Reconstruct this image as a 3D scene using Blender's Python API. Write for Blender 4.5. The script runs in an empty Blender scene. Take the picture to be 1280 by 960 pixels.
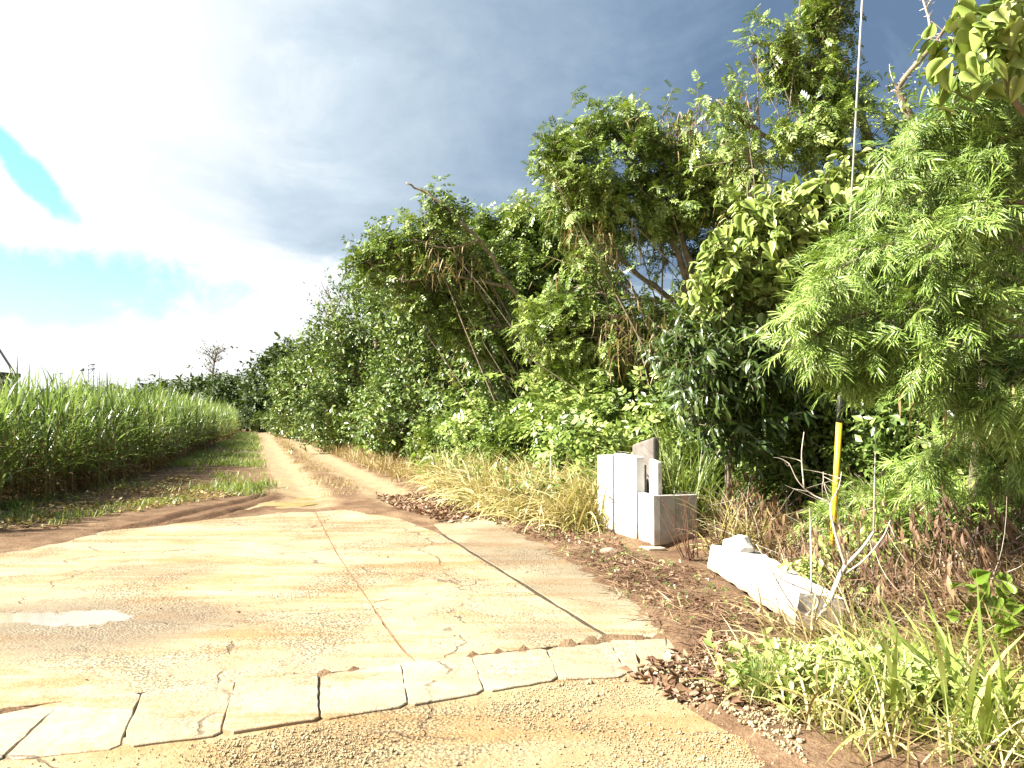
import bpy, bmesh, math, random
import numpy as np
from mathutils import Vector

R = math.radians
SEED = 7
rng = np.random.default_rng(SEED)
random.seed(SEED)
scene = bpy.context.scene
col = scene.collection

# ------------------------------------------------------------------ camera
EYE = 1.55
FPX = 950.0            # focal length in photograph pixels (1280 wide)
PITCH = math.atan(40.0 / FPX)
cam_d = bpy.data.cameras.new('camera')
cam = bpy.data.objects.new('camera', cam_d)
col.objects.link(cam)
cam.location = (0, 0, EYE)
cam.rotation_euler = (math.pi / 2 + PITCH, 0, 0)
cam_d.sensor_width = 36.0
cam_d.lens = FPX / 1280.0 * 36.0
cam_d.clip_start = 0.05
cam_d.clip_end = 6000
scene.camera = cam

# ------------------------------------------------------------------ light
SUN_AZ, SUN_EL = R(-101), R(40)
sv = Vector((math.sin(SUN_AZ) * math.cos(SUN_EL), math.cos(SUN_AZ) * math.cos(SUN_EL), math.sin(SUN_EL)))
sun_d = bpy.data.lights.new('sun', 'SUN')
sun_d.energy = 5.0
sun_d.angle = R(0.53)
sun_d.color = (1.0, 0.955, 0.87)
sun = bpy.data.objects.new('sun', sun_d)
col.objects.link(sun)
sun.rotation_euler = (-sv).to_track_quat('-Z', 'Y').to_euler()
sun.location = sv * 60

scene.view_settings.view_transform = 'Standard'
scene.view_settings.look = 'None'
scene.view_settings.gamma = 1.0
scene.view_settings.exposure = 2.0
scene.view_settings.use_curve_mapping = False
try:
    scene.cycles.max_bounces = 6
    scene.cycles.diffuse_bounces = 2
    scene.cycles.transmission_bounces = 3
    scene.cycles.glossy_bounces = 2
    scene.cycles.use_denoising = True
    scene.cycles.sample_clamp_indirect = 6.0
except Exception:
    pass


# node helper ------------------------------------------------------
class NT:
    def __init__(self, tree):
        self.t = tree

    def n(self, typ, ins=None, **props):
        nd = self.t.nodes.new(typ)
        for k, v in props.items():
            setattr(nd, k, v)
        for k, v in (ins or {}).items():
            s = nd.inputs[k]
            if hasattr(v, 'is_output') or isinstance(v, bpy.types.NodeSocket):
                self.t.links.new(v, s)
            else:
                s.default_value = v
        return nd

    def math(self, op, a, b=None, c=None, clamp=False):
        nd = self.t.nodes.new('ShaderNodeMath')
        nd.operation = op
        nd.use_clamp = clamp
        for i, v in enumerate((a, b, c)):
            if v is None:
                continue
            if isinstance(v, bpy.types.NodeSocket):
                self.t.links.new(v, nd.inputs[i])
            else:
                nd.inputs[i].default_value = v
        return nd.outputs[0]

    def smooth(self, x, a, b):
        nd = self.n('ShaderNodeMapRange', {'Value': x, 'From Min': a, 'From Max': b, 'To Min': 0.0, 'To Max': 1.0},
                    interpolation_type='SMOOTHSTEP')
        return nd.outputs['Result']

    def mix(self, f, a, b, blend='MIX'):
        nd = self.t.nodes.new('ShaderNodeMix')
        nd.data_type = 'RGBA'
        nd.blend_type = blend
        for sock, v in ((nd.inputs['Factor'], f), (nd.inputs[6], a), (nd.inputs[7], b)):
            if isinstance(v, bpy.types.NodeSocket):
                self.t.links.new(v, sock)
            else:
                if isinstance(v, tuple) and len(v) == 3:
                    v = v + (1.0,)
                sock.default_value = v
        return nd.outputs[2]

    def ramp(self, f, stops):
        nd = self.t.nodes.new('ShaderNodeValToRGB')
        el = nd.color_ramp.elements
        while len(el) < len(stops):
            el.new(0.5)
        for e, (p, c) in zip(el, stops):
            e.position = p
            e.color = tuple(c) + (1.0,)
        self.t.links.new(f, nd.inputs[0])
        return nd.outputs[0]

    def noise(self, vec, scale, detail=4.0, rough=0.55, dist=0.0):
        ins = {'Scale': scale, 'Detail': detail, 'Roughness': rough, 'Distortion': dist}
        if vec is not None:
            ins['Vector'] = vec
        return self.n('ShaderNodeTexNoise', ins).outputs['Fac']

    def link(self, a, b):
        self.t.links.new(a, b)


# ------------------------------------------------------------------ world
world = bpy.data.worlds.new('World')
scene.world = world
world.use_nodes = True
wt = world.node_tree
wt.nodes.clear()
W = NT(wt)
tc = W.n('ShaderNodeTexCoord').outputs['Generated']
sep = W.n('ShaderNodeSeparateXYZ', {'Vector': tc})
dx, dy, dz = sep.outputs
hl = W.math('SQRT', W.math('ADD', W.math('MULTIPLY', dx, dx), W.math('ADD', W.math('MULTIPLY', dy, dy), 1e-5)))
az = W.math('MULTIPLY', W.math('ARCTAN2', dx, dy), 57.2958)          # degrees from +Y, positive to the right
el = W.math('MULTIPLY', W.math('ARCTAN2', dz, hl), 57.2958)
# cloud-layer coordinates (a flat layer overhead seen in perspective)
inv = W.math('DIVIDE', 1.0, W.math('ADD', W.math('MAXIMUM', dz, 0.0), 0.16))
lay = W.n('ShaderNodeCombineXYZ', {'X': W.math('MULTIPLY', dx, inv), 'Y': W.math('MULTIPLY', dy, inv), 'Z': 0.37}).outputs[0]
nbig = W.noise(lay, 0.9, 5.0, 0.55, 0.4)
nmid = W.noise(lay, 2.6, 7.0, 0.62, 0.6)
nfine = W.noise(tc, 13.0, 8.0, 0.6, 0.5)
nedge = W.noise(tc, 34.0, 8.0, 0.65, 0.3)
left = W.math('DIVIDE', W.math('MULTIPLY', dx, -1.0), hl)            # 1 towards the sun side, -1 away
lw = W.math('ADD', left, W.math('ADD', W.math('MULTIPLY', W.math('SUBTRACT', nbig, 0.5), 0.55),
                                W.math('MULTIPLY', W.math('SUBTRACT', nmid, 0.5), 0.42)))
elw = W.math('ADD', el, W.math('MULTIPLY', W.math('SUBTRACT', nmid, 0.5), 9.0))
dark = W.math('MULTIPLY', W.smooth(lw, 0.66, -0.40), W.smooth(elw, 5.5, 13.5))
dark = W.math('ADD', dark, W.math('MULTIPLY', W.math('MULTIPLY', W.math('ADD', W.math('SUBTRACT', nmid, 0.5), W.math('MULTIPLY', W.math('SUBTRACT', nedge, 0.5), 0.12)), 1.0), W.smooth(dark, 0.0, 0.3)), clamp=True)
ccol = W.ramp(dark, [(0.0, (0.30, 0.305, 0.31)), (0.16, (0.245, 0.262, 0.275)), (0.36, (0.165, 0.198, 0.226)),
                     (0.60, (0.108, 0.139, 0.174)), (0.82, (0.066, 0.094, 0.134)), (1.0, (0.040, 0.063, 0.102))])
clouds = W.n('ShaderNodeBackground', {'Color': ccol, 'Strength': 1.0})
sky = W.n('ShaderNodeTexSky', sky_type='NISHITA', sun_disc=False, sun_elevation=SUN_EL, sun_rotation=SUN_AZ,
          air_density=1.0, dust_density=0.0, ozone_density=2.0)
skyb = W.n('ShaderNodeBackground', {'Color': W.mix(1.0, sky.outputs[0], (0.70, 1.0, 1.0), 'MULTIPLY'), 'Strength': 0.075})


def gap(a0, e0, wa, we, tilt=0.0):
    da = W.math('SUBTRACT', az, a0)
    de = W.math('SUBTRACT', W.math('SUBTRACT', el, e0), W.math('MULTIPLY', da, tilt))
    q = W.math('ADD', W.math('POWER', W.math('ABSOLUTE', W.math('DIVIDE', da, wa)), 2.0),
               W.math('POWER', W.math('ABSOLUTE', W.math('DIVIDE', de, we)), 2.0))
    q = W.math('ADD', q, W.math('ADD', W.math('MULTIPLY', W.math('SUBTRACT', nfine, 0.5), 2.0), W.math('MULTIPLY', W.math('SUBTRACT', nedge, 0.5), 1.6)))
    return W.math('MULTIPLY', W.smooth(q, 1.4, 0.3), 0.95)


g = gap(-32.0, 8.2, 11.5, 2.6, 0.04)
g = W.math('MAXIMUM', g, gap(-32.8, 15.2, 2.7, 1.35, -0.9))
# broken cloud elsewhere on the sun side
g = W.math('MAXIMUM', g, W.math('MULTIPLY', W.smooth(nbig, 0.60, 0.68), W.smooth(left, 0.62, 0.8)))
mixw = W.n('ShaderNodeMixShader', {0: g, 1: clouds.outputs[0], 2: skyb.outputs[0]})
wo = W.n('ShaderNodeOutputWorld', {'Surface': mixw.outputs[0]})

# ------------------------------------------------------------------ pixel -> place helpers
cp, sp_ = math.cos(PITCH), math.sin(PITCH)


def ray(px, py):
    x = (px - 640.0) / FPX
    y = (480.0 - py) / FPX
    return np.array([x, cp - sp_ * y, sp_ + cp * y])


def P(px, py, Y):
    d = ray(px, py)
    return np.array([0, 0, EYE]) + d * (Y / d[1])


def G(px, py, z=0.0):
    d = ray(px, py)
    t = (z - EYE) / d[2]
    return np.array([0, 0, EYE]) + d * t


def G2(px, py):
    g_ = G(px, py)
    return (g_[0], g_[1])


# ------------------------------------------------------------------ materials
MATS = {}


def new_mat(name):
    m = bpy.data.materials.new(name)
    m.use_nodes = True
    m.node_tree.nodes.clear()
    MATS[name] = m
    return m, NT(m.node_tree)


def leaf_mat(name, stops, trans=0.35, tcol=None, rough=0.42, spec=0.5, vary=0.45, nscale=0.9):
    m, N = new_mat(name)
    geo = N.n('ShaderNodeNewGeometry')
    rnd = geo.outputs['Random Per Island']
    nz = N.noise(geo.outputs['Position'], nscale, 2.0)
    f = N.math('ADD', N.math('MULTIPLY', rnd, 1 - vary), N.math('MULTIPLY', N.smooth(nz, 0.3, 0.7), vary))
    c = N.ramp(f, stops)
    b = N.n('ShaderNodeBsdfPrincipled', {'Base Color': c, 'Roughness': rough, 'Specular IOR Level': spec})
    tcol = tcol or (1.25, 1.3, 0.5)
    tc_ = N.mix(1.0, c, tcol, 'MULTIPLY')
    t = N.n('ShaderNodeBsdfTranslucent', {'Color': tc_})
    mx = N.n('ShaderNodeMixShader', {0: trans, 1: b.outputs[0], 2: t.outputs[0]})
    N.n('ShaderNodeOutputMaterial', {'Surface': mx.outputs[0]})
    return m


leaf_mat('leaf_feather', [(0.0, (0.05, 0.09, 0.015)), (0.5, (0.175, 0.25, 0.046)), (1.0, (0.42, 0.48, 0.14))], 0.12, (1.2, 1.25, 0.6), rough=0.42, spec=0.4, vary=0.35)
leaf_mat('leaf_feather_near', [(0.0, (0.06, 0.10, 0.014)), (0.45, (0.17, 0.265, 0.045)), (0.9, (0.39, 0.48, 0.13)), (1.0, (0.38, 0.28, 0.11))], 0.12, (1.2, 1.25, 0.6), rough=0.42, spec=0.4, vary=0.3)
leaf_mat('leaf_broad', [(0.0, (0.04, 0.07, 0.013)), (0.5, (0.12, 0.185, 0.036)), (0.93, (0.29, 0.35, 0.10)), (1.0, (0.40, 0.31, 0.12))], 0.12, (1.2, 1.25, 0.6), rough=0.36, spec=0.5, vary=0.3)
leaf_mat('leaf_heart', [(0.0, (0.11, 0.175, 0.03)), (0.5, (0.28, 0.36, 0.08)), (1.0, (0.52, 0.56, 0.22))], 0.15, (1.2, 1.25, 0.6), rough=0.38, spec=0.5, vary=0.25)
leaf_mat('leaf_lance', [(0.0, (0.03, 0.055, 0.012)), (0.6, (0.06, 0.10, 0.02)), (1.0, (0.13, 0.17, 0.04))], 0.25, rough=0.34, spec=0.5)
leaf_mat('leaf_far', [(0.0, (0.035, 0.06, 0.018)), (0.6, (0.055, 0.085, 0.022)), (1.0, (0.09, 0.11, 0.03))], 0.2, rough=0.6, nscale=0.25)
leaf_mat('leaf_shrub', [(0.0, (0.045, 0.078, 0.014)), (0.5, (0.12, 0.18, 0.034)), (1.0, (0.29, 0.34, 0.09))], 0.12, (1.2, 1.25, 0.6), rough=0.4, vary=0.3)
leaf_mat('leaf_taro', [(0.0, (0.14, 0.25, 0.025)), (1.0, (0.22, 0.32, 0.04))], 0.45, rough=0.4)
leaf_mat('cane_leaf', [(0.0, (0.08, 0.125, 0.03)), (0.5, (0.175, 0.235, 0.07)), (1.0, (0.34, 0.375, 0.16))], 0.45, (1.15, 1.25, 0.75), rough=0.38, spec=0.6, nscale=0.4)
leaf_mat('cane_dead', [(0.0, (0.09, 0.055, 0.02)), (0.6, (0.18, 0.11, 0.04)), (1.0, (0.30, 0.21, 0.09))], 0.25, (1.1, 1.0, 0.7), rough=0.6)
leaf_mat('grass_green', [(0.0, (0.08, 0.13, 0.025)), (0.5, (0.17, 0.23, 0.05)), (0.85, (0.30, 0.32, 0.10)), (1.0, (0.46, 0.39, 0.18))], 0.36, rough=0.45)
leaf_mat('grass_lime', [(0.0, (0.17, 0.24, 0.04)), (0.6, (0.30, 0.36, 0.08)), (1.0, (0.48, 0.46, 0.17))], 0.38, rough=0.45)
leaf_mat('grass_mixed', [(0.0, (0.16, 0.17, 0.035)), (0.3, (0.36, 0.33, 0.10)), (0.65, (0.52, 0.44, 0.19)), (0.85, (0.66, 0.57, 0.32)), (1.0, (0.25, 0.14, 0.06))], 0.25, (1.05, 1.0, 0.7), rough=0.5, vary=0.25)
leaf_mat('grass_dry', [(0.0, (0.16, 0.10, 0.04)), (0.4, (0.34, 0.25, 0.10)), (1.0, (0.52, 0.42, 0.21))], 0.25, (1.05, 1.0, 0.7), rough=0.6)
leaf_mat('grass_brown', [(0.0, (0.07, 0.035, 0.018)), (0.5, (0.17, 0.095, 0.05)), (0.85, (0.32, 0.21, 0.11)), (1.0, (0.50, 0.40, 0.25))], 0.15, (1.0, 0.9, 0.7), rough=0.65)
leaf_mat('litter', [(0.0, (0.08, 0.04, 0.025)), (0.4, (0.20, 0.10, 0.055)), (0.75, (0.36, 0.23, 0.13)), (1.0, (0.62, 0.50, 0.34))], 0.1, (1.0, 0.9, 0.7), rough=0.65, vary=0.2)
leaf_mat('pod', [(0.0, (0.09, 0.04, 0.025)), (1.0, (0.25, 0.13, 0.08))], 0.15, (1.0, 0.9, 0.7), rough=0.5)


def solid_mat(name, c1, c2, scale=6.0, rough=0.85, bump=0.3, spec=0.3, detail=5.0, stretch=None):
    m, N = new_mat(name)
    tcn = N.n('ShaderNodeTexCoord').outputs['Object']
    if stretch:
        tcn = N.n('ShaderNodeMapping', {'Vector': tcn, 'Scale': stretch}).outputs[0]
    nz = N.noise(tcn, scale, detail, 0.6)
    c = N.mix(N.smooth(nz, 0.3, 0.7), c1, c2)
    fine = N.noise(tcn, scale * 9, 4.0, 0.7)
    bp = N.n('ShaderNodeBump', {'Strength': bump, 'Distance': 0.02, 'Height': N.math('ADD', nz, N.math('MULTIPLY', fine, 0.5))})
    b = N.n('ShaderNodeBsdfPrincipled', {'Base Color': c, 'Roughness': rough, 'Specular IOR Level': spec, 'Normal': bp.outputs[0]})
    N.n('ShaderNodeOutputMaterial', {'Surface': b.outputs[0]})
    return m


solid_mat('bark', (0.15, 0.115, 0.075), (0.28, 0.225, 0.155), 9.0, 0.9, 0.6)
solid_mat('bark_pale', (0.42, 0.35, 0.27), (0.58, 0.51, 0.41), 14.0, 0.8, 0.4)
solid_mat('bark_dark', (0.09, 0.065, 0.045), (0.17, 0.13, 0.09), 9.0, 0.9, 0.6)
solid_mat('cane_stalk', (0.18, 0.14, 0.05), (0.26, 0.22, 0.08), 20.0, 0.5, 0.1)
def grimy_mat(name, c1, c2, amt):
    m, N = new_mat(name)
    geo = N.n('ShaderNodeNewGeometry')
    pos = geo.outputs['Position']
    nz = N.noise(pos, 5.0, 6.0, 0.65)
    c = N.mix(N.smooth(nz, 0.35, 0.65), c1, c2)
    mp = N.n('ShaderNodeMapping', {'Vector': pos, 'Scale': (9.0, 9.0, 0.9)}).outputs[0]
    run = N.smooth(N.noise(mp, 1.6, 6.0, 0.7), 0.55, 0.72)
    c = N.mix(N.math('MULTIPLY', run, amt), c, (0.20, 0.175, 0.14))
    spl = N.smooth(N.math('ADD', N.n('ShaderNodeSeparateXYZ', {'Vector': pos}).outputs[2], N.math('MULTIPLY', N.math('SUBTRACT', nz, 0.5), 0.5)), 0.26, -0.02)
    c = N.mix(N.math('MULTIPLY', spl, 0.75), c, (0.27, 0.16, 0.08))
    pit = N.smooth(N.noise(pos, 45.0, 4.0, 0.75), 0.60, 0.72)
    c = N.mix(N.math('MULTIPLY', pit, 0.6), c, (0.16, 0.14, 0.11))
    bp = N.n('ShaderNodeBump', {'Strength': 0.5, 'Distance': 0.01, 'Height': N.math('SUBTRACT', nz, pit)})
    b = N.n('ShaderNodeBsdfPrincipled', {'Base Color': c, 'Roughness': 0.9, 'Specular IOR Level': 0.2, 'Normal': bp.outputs[0]})
    N.n('ShaderNodeOutputMaterial', {'Surface': b.outputs[0]})


grimy_mat('white_concrete', (0.56, 0.545, 0.51), (0.66, 0.645, 0.61), 0.5)
grimy_mat('shaded_concrete', (0.30, 0.275, 0.24), (0.42, 0.39, 0.35), 0.4)  # darker copy of the white concrete, shade painted in for faces off the sun
solid_mat('brown_concrete', (0.13, 0.112, 0.095), (0.21, 0.182, 0.158), 4.0, 0.95, 0.3)
grimy_mat('raw_concrete', (0.46, 0.43, 0.38), (0.60, 0.57, 0.51), 0.6)
solid_mat('yellow_plastic', (0.62, 0.40, 0.025), (0.74, 0.50, 0.04), 12.0, 0.45, 0.05, 0.5)
solid_mat('black_plastic', (0.018, 0.018, 0.018), (0.035, 0.033, 0.03), 12.0, 0.5, 0.05, 0.5)
solid_mat('galvanised', (0.50, 0.50, 0.49), (0.62, 0.62, 0.60), 25.0, 0.45, 0.05, 0.5)
solid_mat('far_steel', (0.16, 0.19, 0.24), (0.24, 0.27, 0.32), 2.0, 0.6, 0.0)
solid_mat('far_roof', (0.05, 0.055, 0.06), (0.09, 0.09, 0.095), 2.0, 0.7, 0.0)
solid_mat('far_wall', (0.16, 0.165, 0.165), (0.26, 0.265, 0.26), 1.0, 0.9, 0.0)
solid_mat('stone_chip', (0.27, 0.20, 0.11), (0.45, 0.365, 0.22), 30.0, 0.9, 0.2)


def mat_ground():
    m, N = new_mat('ground_dirt')
    geo = N.n('ShaderNodeNewGeometry').outputs['Position']
    big = N.noise(geo, 0.55, 5.0, 0.6)
    mid = N.noise(geo, 3.0, 6.0, 0.65)
    fine = N.noise(geo, 38.0, 4.0, 0.7)
    red = N.ramp(N.math('ADD', N.math('MULTIPLY', mid, 0.6), N.math('MULTIPLY', fine, 0.4)),
                 [(0.32, (0.075, 0.042, 0.024)), (0.5, (0.165, 0.10, 0.056)), (0.68, (0.27, 0.185, 0.11))])
    tan = N.ramp(N.math('ADD', N.math('MULTIPLY', mid, 0.5), N.math('MULTIPLY', fine, 0.5)),
                 [(0.3, (0.20, 0.125, 0.066)), (0.52, (0.32, 0.235, 0.135)), (0.7, (0.44, 0.345, 0.215))])
    at = N.n('ShaderNodeAttribute', attribute_name='tan').outputs['Fac']
    f = N.smooth(N.math('ADD', at, N.math('MULTIPLY', N.math('SUBTRACT', big, 0.5), 0.9)), 0.25, 0.75)
    c = N.mix(f, red, tan)
    wet = N.n('ShaderNodeAttribute', attribute_name='wet').outputs['Fac']
    c = N.mix(N.math('MULTIPLY', wet, 0.55), c, (0.10, 0.05, 0.025))
    bp = N.n('ShaderNodeBump', {'Strength': 0.9, 'Distance': 0.06,
                                'Height': N.math('ADD', N.math('MULTIPLY', mid, 0.7), N.math('MULTIPLY', fine, 0.45))})
    b = N.n('ShaderNodeBsdfPrincipled', {'Base Color': c, 'Roughness': 0.95, 'Specular IOR Level': 0.15, 'Normal': bp.outputs[0]})
    N.n('ShaderNodeOutputMaterial', {'Surface': b.outputs[0]})


mat_ground()


def mat_concrete(name, base1, base2, stain_amt, agg, bump=0.5, streak=True):
    """cast concrete, worn to the aggregate and stained with earth"""
    m, N = new_mat(name)
    geo = N.n('ShaderNodeNewGeometry').outputs['Position']
    big = N.noise(geo, 0.55, 6.0, 0.62, 0.8)
    mid = N.noise(geo, 2.6, 7.0, 0.68, 0.5)
    grit = N.noise(geo, 24.0, 5.0, 0.75, 0.3)
    fine = N.noise(geo, 75.0, 3.0, 0.7)
    vor = N.n('ShaderNodeTexVoronoi', {'Vector': geo, 'Scale': 55.0, 'Randomness': 1.0})
    vd = vor.outputs['Distance']
    oi = N.n('ShaderNodeObjectInfo').outputs['Random']
    c = N.mix(N.smooth(mid, 0.35, 0.65), base1, base2)
    c = N.mix(N.math('MULTIPLY', oi, 0.22), c, (0.30, 0.22, 0.13))
    # earth stains: broad washes and narrow drag marks
    mp = N.n('ShaderNodeMapping', {'Vector': geo, 'Rotation': (0, 0, R(24)), 'Scale': (0.5, 2.2, 1.0)}).outputs[0]
    s1 = N.noise(mp, 0.8, 8.0, 0.68, 1.0)
    mp2 = N.n('ShaderNodeMapping', {'Vector': geo, 'Rotation': (0, 0, R(-38)), 'Scale': (0.35, 3.2, 1.0)}).outputs[0]
    s2 = N.noise(mp2, 1.0, 7.0, 0.65, 0.5)
    gj = N.math('MULTIPLY', N.math('SUBTRACT', grit, 0.5), 0.28)
    st = N.math('MAXIMUM', N.smooth(N.math('ADD', s1, gj), 0.46, 0.64), N.math('MULTIPLY', N.smooth(N.math('ADD', s2, gj), 0.50, 0.66), 0.8 if streak else 0.3))
    c = N.mix(N.math('MULTIPLY', st, stain_amt), c, (0.30, 0.175, 0.07))
    red = N.smooth(N.math('ADD', N.noise(geo, 1.3, 8.0, 0.7, 1.5), gj), 0.54, 0.70)
    c = N.mix(N.math('MULTIPLY', red, 0.6 * stain_amt), c, (0.26, 0.12, 0.05))
    # worn patches of bared aggregate, stone shadows painted into the pits and gaps
    wear = N.smooth(N.math('ADD', N.math('MULTIPLY', big, 0.65), N.math('MULTIPLY', mid, 0.35)), 0.44, 0.58)
    pit = N.math('MULTIPLY', N.smooth(grit, 0.57, 0.72), N.math('ADD', 0.30, N.math('MULTIPLY', wear, 0.6 * agg)), clamp=True)
    c = N.mix(pit, c, (0.13, 0.085, 0.045))
    gaps = N.math('MULTIPLY', N.smooth(vd, 0.42, 0.66), N.math('MULTIPLY', wear, 0.6 * agg), clamp=True)
    c = N.mix(gaps, c, (0.09, 0.06, 0.035))
    # hairline cracks
    ck = N.n('ShaderNodeTexVoronoi', {'Vector': N.n('ShaderNodeVectorMath', {0: geo, 1: N.n('ShaderNodeVectorMath', {0: N.n('ShaderNodeTexNoise', {'Vector': geo, 'Scale': 2.2, 'Detail': 5.0}).outputs['Color'], 1: (0.55, 0.55, 0.0)}, operation='MULTIPLY').outputs[0]}, operation='ADD').outputs[0], 'Scale': 0.42}, feature='DISTANCE_TO_EDGE').outputs['Distance']
    crack = N.math('MULTIPLY', N.smooth(ck, 0.006, 0.002), N.smooth(mid, 0.42, 0.55))
    c = N.mix(N.math('MULTIPLY', crack, 0.7), c, (0.10, 0.065, 0.04))
    at = N.n('ShaderNodeAttribute', attribute_name='wet').outputs['Fac']
    c = N.mix(N.math('MULTIPLY', at, 0.65), c, (0.15, 0.115, 0.08))
    h = N.math('ADD', N.math('MULTIPLY', grit, 0.9), N.math('ADD', N.math('MULTIPLY', fine, 0.25), N.math('MULTIPLY', N.math('MULTIPLY', vd, wear), -0.5 * agg)))
    h = N.math('SUBTRACT', h, N.math('MULTIPLY', crack, 0.4))
    fa = N.n('ShaderNodeAttribute', attribute_name='film').outputs['Fac']
    film = N.smooth(N.math('ADD', fa, N.math('ADD', N.math('MULTIPLY', N.math('SUBTRACT', grit, 0.5), 0.35), N.math('MULTIPLY', N.math('SUBTRACT', N.noise(geo, 5.5, 7.0, 0.7), 0.5), 1.9))), 0.52, 0.60)
    film = N.math('MULTIPLY', film, N.smooth(fa, 0.02, 0.15))
    c = N.mix(N.math('MULTIPLY', film, 0.5), c, (0.34, 0.31, 0.26))  # paler colour in the film stands in for the bright sky reflection
    bp = N.n('ShaderNodeBump', {'Strength': N.math('MULTIPLY', N.math('SUBTRACT', 1.0, N.math('MULTIPLY', film, 0.97)), bump), 'Distance': 0.014, 'Height': h})
    ro = N.math('MULTIPLY', N.math('SUBTRACT', 0.9, N.math('MULTIPLY', at, 0.35)), N.math('SUBTRACT', 1.0, N.math('MULTIPLY', film, 0.94)))
    b = N.n('ShaderNodeBsdfPrincipled', {'Base Color': c, 'Roughness': ro, 'Specular IOR Level': N.math('ADD', 0.25, N.math('MULTIPLY', film, 0.75)), 'Normal': bp.outputs[0]})
    N.n('ShaderNodeOutputMaterial', {'Surface': b.outputs[0]})


mat_concrete('apron_concrete', (0.315, 0.266, 0.158), (0.42, 0.37, 0.245), 0.82, 1.2, 1.0)
mat_concrete('slab_concrete', (0.30, 0.262, 0.175), (0.40, 0.36, 0.262), 0.8, 0.7, 0.8, False)
mat_concrete('old_seal', (0.27, 0.20, 0.10), (0.365, 0.29, 0.165), 0.8, 1.3, 1.0)


def mat_water(name, colr, rough):
    m, N = new_mat(name)
    geo = N.n('ShaderNodeNewGeometry').outputs['Position']
    nz = N.noise(geo, 14.0, 3.0)
    bp = N.n('ShaderNodeBump', {'Strength': 0.08, 'Distance': 0.005, 'Height': nz})
    b = N.n('ShaderNodeBsdfPrincipled', {'Base Color': colr + (1,), 'Roughness': rough, 'Specular IOR Level': 1.0, 'IOR': 1.45, 'Normal': bp.outputs[0]})
    N.n('ShaderNodeOutputMaterial', {'Surface': b.outputs[0]})


mat_water('puddle_clear', (0.26, 0.215, 0.16), 0.04)
mat_water('puddle_mud', (0.42, 0.30, 0.12), 0.12)


# ------------------------------------------------------------------ mesh builder
class MB:
    def __init__(self):
        self.v, self.f, self.n = [], [], 0

    def add(self, v, f):
        v = np.asarray(v, dtype=np.float64).reshape(-1, 3)
        for ff in (f if isinstance(f, list) else [f]):
            ff = np.asarray(ff, dtype=np.int64)
            if ff.size:
                self.f.append(ff + self.n)
        self.v.append(v)
        self.n += len(v)

    def inst(self, T, loc, rot, s):
        """copies of template T=(verts, [face arrays]) with axes rot (N,3,3), scale s (N,) or (N,3)"""
        tv, tf = T
        n = len(loc)
        if n == 0:
            return
        s = np.asarray(s, dtype=np.float64)
        sv_ = s[:, None, None] if s.ndim == 1 else s[:, None, :]
        loc_v = tv[None] * sv_
        v = np.einsum('nij,nvj->nvi', rot, loc_v) + loc[:, None, :]
        k = len(tv)
        off = (np.arange(n) * k)[:, None, None]
        self.add(v, [(ff[None] + off).reshape(-1, ff.shape[1]) for ff in tf])

    def tube(self, pts, radii, sides=6, cap=True):
        pts = np.asarray(pts, float)
        n = len(pts)
        radii = np.broadcast_to(np.asarray(radii, float), (n,))
        tan = np.gradient(pts, axis=0)
        tan /= np.linalg.norm(tan, axis=1)[:, None] + 1e-9
        ref = np.array([0, 0, 1.0]) if abs(tan[0][2]) < 0.8 else np.array([1.0, 0, 0])
        u = np.cross(tan[0], ref)
        u /= np.linalg.norm(u)
        a = np.linspace(0, 2 * np.pi, sides, endpoint=False)
        vs = []
        for i in range(n):
            u = u - tan[i] * np.dot(u, tan[i])
            u /= np.linalg.norm(u) + 1e-9
            w = np.cross(tan[i], u)
            vs.append(pts[i] + radii[i] * (np.cos(a)[:, None] * u + np.sin(a)[:, None] * w))
        v = np.concatenate(vs)
        q = []
        for i in range(n - 1):
            for j in range(sides):
                q.append((i * sides + j, i * sides + (j + 1) % sides, (i + 1) * sides + (j + 1) % sides, (i + 1) * sides + j))
        fs = [np.array(q)]
        if cap:
            t0, t1 = [], []
            for j in range(1, sides - 1):
                t0.append((0, j + 1, j))
                o = (n - 1) * sides
                t1.append((o, o + j, o + j + 1))
            fs.append(np.array(t0 + t1))
        self.add(v, fs)

    def box(self, lo, hi):
        x0, y0, z0 = lo
        x1, y1, z1 = hi
        v = [(x0, y0, z0), (x1, y0, z0), (x1, y1, z0), (x0, y1, z0), (x0, y0, z1), (x1, y0, z1), (x1, y1, z1), (x0, y1, z1)]
        self.add(v, np.array([(0, 3, 2, 1), (4, 5, 6, 7), (0, 1, 5, 4), (1, 2, 6, 5), (2, 3, 7, 6), (3, 0, 4, 7)]))

    def mesh(self, name, mat, smooth=False, off=(0, 0, 0)):
        me = bpy.data.meshes.new(name)
        v = np.concatenate(self.v) - np.asarray(off)
        me.vertices.add(len(v))
        me.vertices.foreach_set('co', v.astype(np.float32).ravel())
        idx = np.concatenate([f.ravel() for f in self.f]).astype(np.int32)
        tot = np.concatenate([np.full(len(f), f.shape[1], np.int32) for f in self.f])
        st = np.concatenate([[0], np.cumsum(tot)[:-1]]).astype(np.int32)
        me.loops.add(len(idx))
        me.loops.foreach_set('vertex_index', idx)
        me.polygons.add(len(tot))
        me.polygons.foreach_set('loop_start', st)
        me.polygons.foreach_set('loop_total', tot)
        me.update(calc_edges=True)
        if smooth:
            me.polygons.foreach_set('use_smooth', np.ones(len(tot), bool))
        me.materials.append(MATS[mat])
        return me

    def build(self, name, mat, parent=None, smooth=False, off=(0, 0, 0)):
        o = bpy.data.objects.new(name, self.mesh(name, mat, smooth, off))
        col.objects.link(o)
        if parent is not None:
            o.parent = parent
        return o


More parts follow.
